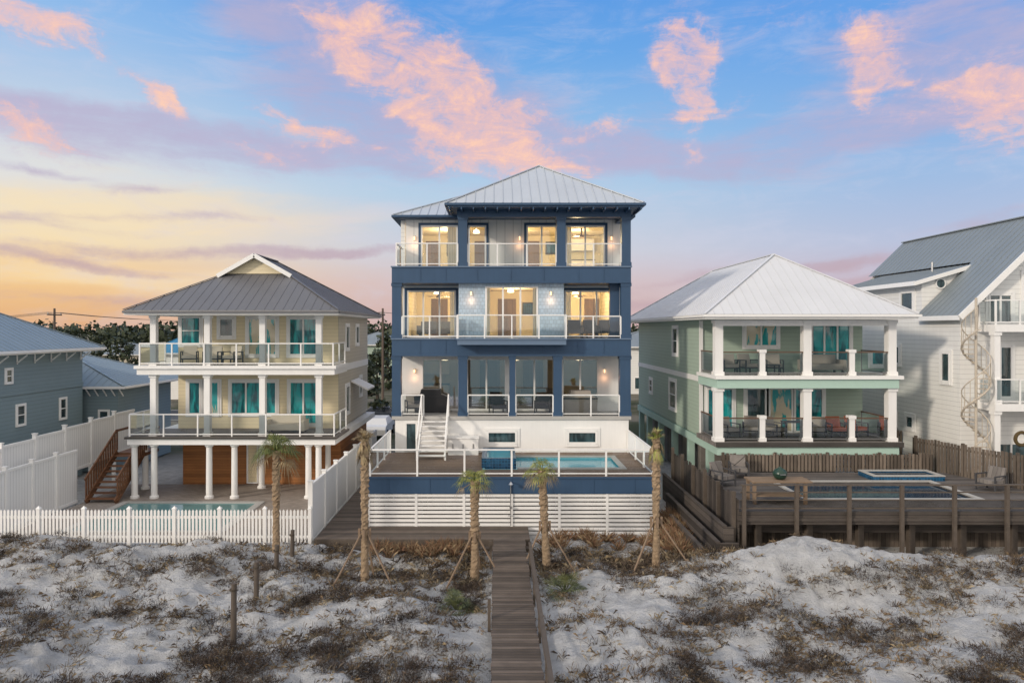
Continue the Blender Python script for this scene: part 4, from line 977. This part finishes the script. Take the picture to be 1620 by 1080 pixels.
dup(c4,(4.5,32.1,f2),.2);dup(c4,(5.1,32.3,f2),-.3);dup(c4,(.1,32.1,f1),.3);dup(c4,(2.2,32.2,f1),-.2)
def covered(x,y,z,m_,label):
    o=thing('barbecue_grill',(x,y,z),label,'grill')
    t=MB();prof=[(-.75,0),(-.78,.75),(-.5,.85),(-.45,1.08),(.45,1.08),(.5,.85),(.78,.75),(.75,0)]
    prism(t,[(x+a,z+b) for a,b in prof],y-.3,y+.3)
    part(t,'cover',o,m_);t=MB();t.box(x-.79,x+.79,y-.32,y-.302,z+.7,z+.76);part(t,'strap',o,BLACK)
    for s in(-.6,.6): part(MB().cyl((x+s,y-.2,z+.04),(x+s+.04,y-.2,z+.04),.05),'wheel',o,BLACK)
covered(3.9,31.8,f1+.02,TAUPE,'barbecue grill under a grey fabric cover');covered(-3.1,32.5,f1+.02,BLACK,'barbecue grill under a black cover')
c5_=chair(DECKG,'weathered wooden armchair on a timber pool deck','pool deck armchairs');c5_.location=(8.7,26.2,rz);c5_.rotation_euler=(0,0,.5)
dup(c5_,(9.8,27.6,rz),-.2);dup(c5_,(18.4,25.4,rz),-1.2)
# ------------------------------------------------------------ background
def clump(mb,c,r,n,s,mi=0):
    for i in range(n):
        d=Vector((R.gauss(0,1),R.gauss(0,1),R.gauss(0,1))).normalized();p=Vector(c)+Vector((d.x*r[0],d.y*r[1],d.z*r[2]))*R.uniform(.55,1.05)
        a=Vector((R.gauss(0,1),R.gauss(0,1),R.gauss(0,1))).normalized()*s*R.uniform(.5,1.2);b_=a.cross(d if abs(a.normalized().dot(d))<.9 else Vector((0,0,1))).normalized()*s*.7
        mb.add([p-a,p+b_,p+a,p-b_],[(0,1,2,3)],mi)
wd=MB()
for i in range(420):
    x=R.uniform(-300,300);y=R.uniform(150,270);h=R.uniform(6,8.2)+y*.012
    for j in range(3): clump(wd,(x+R.uniform(-3,3),y,h*R.uniform(.35,.85)),(4,3,h*.26),32,.9)
part(wd,'distant_woodland',None,TREEL,label='dark distant pine woodland along the horizon',cat='woods',kind='stuff')
def tree(h,seed):
    o=thing('pine_tree',(0,0,0),'dark green coastal tree behind the houses','tree','trees behind the houses')
    t=MB();t.cyl((0,0,-.2),(.1,0,h*.8),.18,.07,8)
    for i in range(7):
        a=i*2.4;z=h*(.35+.08*i);t.cyl((0,0,z),(math.cos(a)*h*.2,math.sin(a)*h*.2,z+h*.1),.06,.02,5)
    part(t,'trunk',o,BARKT)
    c=MB()
    for i in range(13):
        a=i*2.4;z=h*(.30+.055*i);q=h*.24*(1.1-i*.06);clump(c,(math.cos(a)*q,math.sin(a)*q,z),(h*.13,h*.13,h*.08),80,.2)
    part(c,'crown',o,TREEL);return o
tr=tree(6,1);tr.location=(-11.0,55,.1)
tr2=tree(5,2);tr2.location=(-33,60,.1);tr2.scale=(.9,.9,.9)
for p,s in(((-12.5,72,.1),1.1),((-14,88,.1),1.4),((-46,62,.1),.8),((-52,78,.1),1.0),((-60,88,.1),1.1),((-40,70,.1),.8),((-46,84,.1),1.1),((11.0,66,.1),1.),((26,70,.1),1.1),((-70,85,.1),1.1),((-37,58,.1),.65),((-42,57,.1),.65),((-10,95,.1),1.4),((40,80,.1),1.3),((14,90,.1),1.2),((-58,100,.1),1.2),((-66,105,.1),1.3),((-75,110,.1),1.3)): dup(R.choice((tr,tr2)),p,R.uniform(0,6),s)
def bghouse(x,y,w_,d,h,wm,rm,label):
    o=thing('background_house',(x,y,.1),label,'house')
    part(MB().box(x-w_/2,x+w_/2,y,y+d,.1,h),'wall',o,wm)
    hip(o,x-w_/2-.5,x+w_/2+.5,y-.5,y+d+.5,h+.1,y+min(d,w_)/2,y+d-min(d,w_)/2+.5,h+2.0,rm,WHITE,sp=1.0)
    n=int(w_/2.5)
    for fl in range(int(h/3)):
        for i in range(n):
            u=x-w_/2+(i+.5)*w_/n;window(o,'S',y,u-.45,u+.45,.9+fl*3,2.3+fl*3,glass=DARKG)
bghouse(X(275,76),76,5,9,5.2,WHITELAP,BLUEROOF,'white house with blue metal roof')
bghouse(X(180,115),115,20,8,3.6,CREAMD,ROOFG,'long low tan building with grey roof')
bghouse(X(120,130),130,16,8,3.4,WHITELAP,ROOFG,'long low white building with grey roof')
bghouse(X(590,105),105,10,8,5.5,GREEN,ROOFG,'pale green house across the road')
bghouse(X(1030,80),80,12,9,5.8,WHITELAP,ROOFG,'white house with grey roof across the road')
def pole(x,y):
    o=thing('utility_pole',(x,y,0),'tall wooden utility pole with crossarm','utility pole','utility poles along the road')
    part(MB().cyl((x,y,0),(x,y,10),.14,.1,8),'pole',o,POLEW);part(MB().box(x-.06,x+.06,y-1.1,y+1.1,9.3,9.42),'crossarm',o,POLEW)
    for q in(-1,0,1): part(MB().cyl((x,y+q,9.42),(x,y+q,9.6),.05,.04,6),'insulator',o,CONC)
pxs=[-105,-75,-44,-11.3,20,52]
for x in pxs: pole(x,68)
for q in(-1,0,1):
    o=thing('power_line',(-30,68+q,9.6),'thin black overhead power line','power line','overhead power lines');t=MB()
    for a,b_ in zip(pxs[:-1],pxs[1:]):
        pr=None
        for i in range(9):
            s=i/8;p=Vector((a+(b_-a)*s,68+q,9.6-.9*4*s*(1-s)))
            if pr is not None: t.beam(pr,p,.03)
            pr=p
    part(t,'wire',o,BLACK)
def car(loc,pm,label,rz=0):
    o=thing('parked_car',(0,0,0),label,'car','parked cars behind the houses')
    pr=[(-2.2,.35),(-2.25,.75),(-2.1,.95),(-1.5,1.02),(-1.0,1.42),(.5,1.45),(1.15,1.0),(2.0,.88),(2.2,.7),(2.2,.35)]
    t=MB();n=len(pr);t.v=[(a,-.85,b) for a,b in pr]+[(a,.85,b) for a,b in pr]
    for i,(a,b) in enumerate(pr):
        if b>1.1: t.v[i]=(a,-.68,b);t.v[n+i]=(a,.68,b)
    t.f=[tuple(range(n)),tuple(range(2*n-1,n-1,-1))]+[(i,n+i,n+(i+1)%n,(i+1)%n) for i in range(n)];t.m=[0]*len(t.f)
    part(t,'body',o,pm)
    t=MB()
    for s in(-1,1): t.add([(-1.35,s*.8,1.04),(.95,s*.8,1.03),(.45,s*.7,1.4),(-.95,s*.7,1.38)],[(0,1,2,3)])
    t.add([(1.1,-.7,1.06),(1.1,.7,1.06),(.57,.62,1.43),(.57,-.62,1.43)],[(0,1,2,3)]);part(t,'window',o,DARKG)
    for x in(-1.4,1.4):
        for s in(-1,1):
            w_=part(MB().cyl((x,s*.7,.33),(x,s*.9,.33),.33,n=20),'wheel',o,RUBBER);part(MB().cyl((x,s*.9,.33),(x,s*.92,.33),.2,n=14),'rim',w_,STEEL)
    for s in(-1,1): part(MB().box(2.18,2.23,s*.5,s*.8,.68,.82),'headlight',o,GLASS)
    o.location=loc;o.rotation_euler=(0,0,rz);return o
cr=car((-8.6,50,.12),CARW,'white saloon car parked on sandy drive',1.57)
c5=car((-9.3,56,.12),CARD,'dark saloon car parked beside the road',.1)
# ------------------------------------------------------------ world / sky
wo=bpy.data.worlds.new("World");scene.world=wo;wo.use_nodes=True
nt=wo.node_tree;nt.nodes.clear();N=NT(nt)
tc=N.n('ShaderNodeTexCoord');dirv=tc.outputs['Generated']
sx=N.n('ShaderNodeSeparateXYZ');N.L(dirv,sx.inputs[0])
az=N.m('ARCTAN2',sx.outputs[0],sx.outputs[1]);el=N.m('ARCSINE',sx.outputs[2])
def ramp(v,stops):
    r=N.n('ShaderNodeValToRGB');N.L(v,r.inputs[0]);cr=r.color_ramp
    while len(cr.elements)<len(stops): cr.elements.new(.5)
    for e,(p,c) in zip(cr.elements,stops): e.position=p
    for e,(p,c) in zip(cr.elements,stops): e.color=s2l(c)+(1,)
    return r.outputs[0]
def ey(y): return max(0,math.atan((521-y)/1080))
en=N.m('MAXIMUM',el,0.0)
lefts=[(0,(224,170,124)),(ey(450),(242,200,142)),(ey(400),(244,220,178)),(ey(310),(220,222,224)),(ey(200),(184,204,228)),(ey(90),(144,186,232)),(ey(0),(116,170,230)),(1,(100,150,215))]
mids=[(0,(206,172,168)),(ey(450),(210,188,190)),(ey(400),(204,204,214)),(ey(310),(180,204,226)),(ey(200),(144,186,228)),(ey(90),(106,166,228)),(ey(0),(90,154,226)),(1,(90,140,210))]
rights=[(0,(200,172,178)),(ey(450),(192,180,198)),(ey(400),(180,188,214)),(ey(310),(154,184,222)),(ey(200),(124,172,226)),(ey(90),(102,160,228)),(ey(0),(98,154,226)),(1,(90,140,210))]
cl,cm,crr=ramp(en,lefts),ramp(en,mids),ramp(en,rights)
base=N.mix(N.sstep(az,-.62,-.08),cl,cm);base=N.mix(N.sstep(az,0.05,.6),base,crr)
cxy=N.n('ShaderNodeCombineXYZ');N.L(az,cxy.inputs[0]);N.L(el,cxy.inputs[1])
wn=N.noise(cxy.outputs[0],6,8,.62);vm=N.n('ShaderNodeVectorMath',operation='SUBTRACT');N.L(wn.outputs['Color'],vm.inputs[0]);vm.inputs[1].default_value=(.5,.5,.5)
def warp(k):
    va=N.n('ShaderNodeVectorMath',operation='ADD');N.L(cxy.outputs[0],va.inputs[0]);N.L(N.scale(vm.outputs[0],k),va.inputs[1]);return va.outputs[0]
wv=warp(.14);wv2=warp(.05)
def field(blobs,vec,gk=1.7):
    acc=None
    for px,py,rx,ry,ang,wt in blobs:
        a0=math.atan((px-785)/1080);e0=math.atan((521-py)/1080*math.cos(a0));cs=math.cos(a0)
        mp=N.n('ShaderNodeMapping',vector_type='TEXTURE');N.L(vec,mp.inputs[0])
        mp.inputs['Location'].default_value=(a0,e0,0);mp.inputs['Rotation'].default_value=(0,0,math.radians(ang));mp.inputs['Scale'].default_value=(gk*rx/1080*cs,gk*ry/1080*cs,1)
        gt=N.n('ShaderNodeTexGradient',gradient_type='SPHERICAL');N.L(mp.outputs[0],gt.inputs[0])
        v=N.m('MULTIPLY',gt.outputs[1],wt)
        acc=v if acc is None else N.m('ADD',acc,v)
    return acc
pink=[(480,20,140,38,-35,.6),(600,70,140,50,-40,.8),(700,150,140,60,-40,1.0),(790,215,120,48,-20,1.3),(700,250,160,24,-3,.9),(1085,110,34,76,8,1.8),(1072,80,24,46,-15,.6),(1110,90,20,46,20,.6),(1370,120,38,52,30,1.4),(1430,50,50,50,30,.5),(1575,140,100,50,8,1.4),(1600,215,60,32,10,1.1),(40,20,110,28,5,1.4),(40,195,100,32,-10,1.2),(280,175,50,20,-50,1.0),(220,120,70,16,-40,.6),(480,205,66,24,-15,1.1),(420,255,60,16,-10,.8),(935,195,42,16,0,1.1),(1165,150,36,13,0,.9),(1090,250,36,18,40,.9),(1250,30,180,24,-5,.4)]
purp=[(120,205,280,32,-6,1.3),(360,225,220,22,-6,1.4),(560,205,160,36,-10,.9),(960,240,260,24,-10,1.4),(1330,205,180,20,2,.8),(1450,195,140,26,10,1.),(1590,110,120,90,10,1.1),(620,120,260,85,-35,1.0),(440,60,210,60,-35,.7),(60,268,90,8,-4,1.),(220,300,80,7,2,.7),(60,350,160,10,-3,.7),(300,395,240,10,2,1.1),(90,412,180,8,-3,1.1),(540,400,120,7,5,.9),(130,470,260,12,0,.8),(1310,415,130,11,4,1.2),(1380,440,190,11,4,1.0),(1080,445,160,9,6,.9),(1040,480,160,14,0,1.),(200,340,260,8,3,.6),(1550,350,110,13,10,.7),(1430,70,200,80,25,.9),(1085,120,80,110,8,.6),(800,190,270,75,-20,.6)]
light=[(200,355,320,40,2,.8),(130,440,260,22,0,.8),(350,430,180,14,3,.6),(60,310,200,25,-3,.6),(500,350,220,20,4,.45),(330,320,200,20,3,.5),(150,260,260,30,-4,.5)]
mp=N.n('ShaderNodeMapping');N.L(cxy.outputs[0],mp.inputs[0]);mp.inputs['Rotation'].default_value=(0,0,.6);mp.inputs['Scale'].default_value=(5,15,1)
f1n=N.noise(mp.outputs[0],2.0,12,.68,.9).outputs[0]
mp3=N.n('ShaderNodeMapping');N.L(wv,mp3.inputs[0]);mp3.inputs['Rotation'].default_value=(0,0,.35);mp3.inputs['Scale'].default_value=(1,1.7,1)
f3n=N.noise(mp3.outputs[0],15,10,.68,.3).outputs[0]
mp2=N.n('ShaderNodeMapping');N.L(cxy.outputs[0],mp2.inputs[0]);mp2.inputs['Scale'].default_value=(3,16,1)
f2n=N.noise(mp2.outputs[0],1.5,10,.62,.4).outputs[0]
fmix=N.m('ADD',N.m('MULTIPLY',f1n,.5),N.m('MULTIPLY',f3n,.5))
fc=N.m('MULTIPLY_ADD',N.m('SUBTRACT',fmix,.5),1.5,.5)
fp=N.m('MINIMUM',field(pink,wv),1.0)
raw=N.m('ADD',fc,N.m('MULTIPLY',fp,.34))
dp=N.m('MULTIPLY',N.sstep(raw,.56,1.02),N.sstep(fp,.0,.42))
gp=N.m('MINIMUM',field(purp,wv2),1.0)
rg=N.m('ADD',N.m('ADD',N.m('MULTIPLY',f2n,.6),N.m('MULTIPLY',fmix,.4)),N.m('MULTIPLY',gp,.28))
dg=N.m('MULTIPLY',N.sstep(rg,.52,.88),N.sstep(gp,.0,.5))
dl=N.sstep(N.m('MULTIPLY',field(light,wv2),N.m('MULTIPLY_ADD',N.m('SUBTRACT',f2n,.5),3.0,1.)),.1,1.2)
lowc=N.mix(N.sstep(az,-.55,0.1),s2l((250,224,176)),s2l((230,210,210)))
c=N.mix(N.m('MULTIPLY',dl,.6),base,lowc)
hz=N.m('MULTIPLY',N.sstep(N.m('ADD',N.m('MULTIPLY',f2n,.5),N.m('MULTIPLY',f1n,.5)),.45,.68),.32);c=N.mix(hz,c,s2l((210,208,226)))
gcol=N.mix(N.sstep(el,.05,.25),s2l((186,156,166)),s2l((182,172,202)))
c=N.mix(N.m('MULTIPLY',dg,.75),c,gcol)
pc=N.mix(N.sstep(dp,.10,.6),s2l((206,186,208)),s2l((244,194,184)))
pc=N.mix(N.m('MULTIPLY',N.sstep(fc,.50,.72),N.sstep(dp,.35,.9)),pc,s2l((255,206,178)))
c=N.mix(N.m('MULTIPLY',dp,.95),c,pc)
back=N.sstep(sx.outputs[1],.2,-.4)
c=N.mix(N.sstep(el,.7,1.1),c,(.90,.93,1.0))  # brighter zenith above the view, added as fill light
c=N.mix(back,c,(1.06,1.0,.95))  # unseen sky behind the camera brightened as added fill for the facades
bg=N.n('ShaderNodeBackground');N.L(c,bg.inputs[0]);bg.inputs[1].default_value=1.0
sk=N.n('ShaderNodeTexSky',sky_type='NISHITA');sk.sun_disc=False;sk.sun_elevation=math.radians(20);sk.sun_rotation=math.radians(232)
bg2=N.n('ShaderNodeBackground');N.L(sk.outputs[0],bg2.inputs[0]);bg2.inputs[1].default_value=.006
ad=N.n('ShaderNodeAddShader');N.L(bg.outputs[0],ad.inputs[0]);N.L(bg2.outputs[0],ad.inputs[1])
ou=N.n('ShaderNodeOutputWorld');N.L(ad.outputs[0],ou.inputs[0])
l=bpy.data.lights.new('sun_lamp','SUN');l.energy=2.0;l.angle=math.radians(5);l.color=(1,.88,.74)
so=bpy.data.objects.new('sun_lamp',l);COL.objects.link(so)
d=Vector((.76,.60,-.36));so.rotation_euler=d.to_track_quat('-Z','Y').to_euler();so.location=(-40,-30,40)
cam=bpy.data.cameras.new('Camera');co=bpy.data.objects.new('Camera',cam);COL.objects.link(co)
cam.sensor_width=36;cam.lens=24;cam.shift_x=25/1620;cam.shift_y=-19/1620;cam.clip_end=6000;cam.clip_start=.1
co.location=(0,0,H);co.rotation_euler=(math.pi/2,0,0);scene.camera=co
scene.view_settings.view_transform='Standard';scene.view_settings.look='None';scene.view_settings.exposure=0
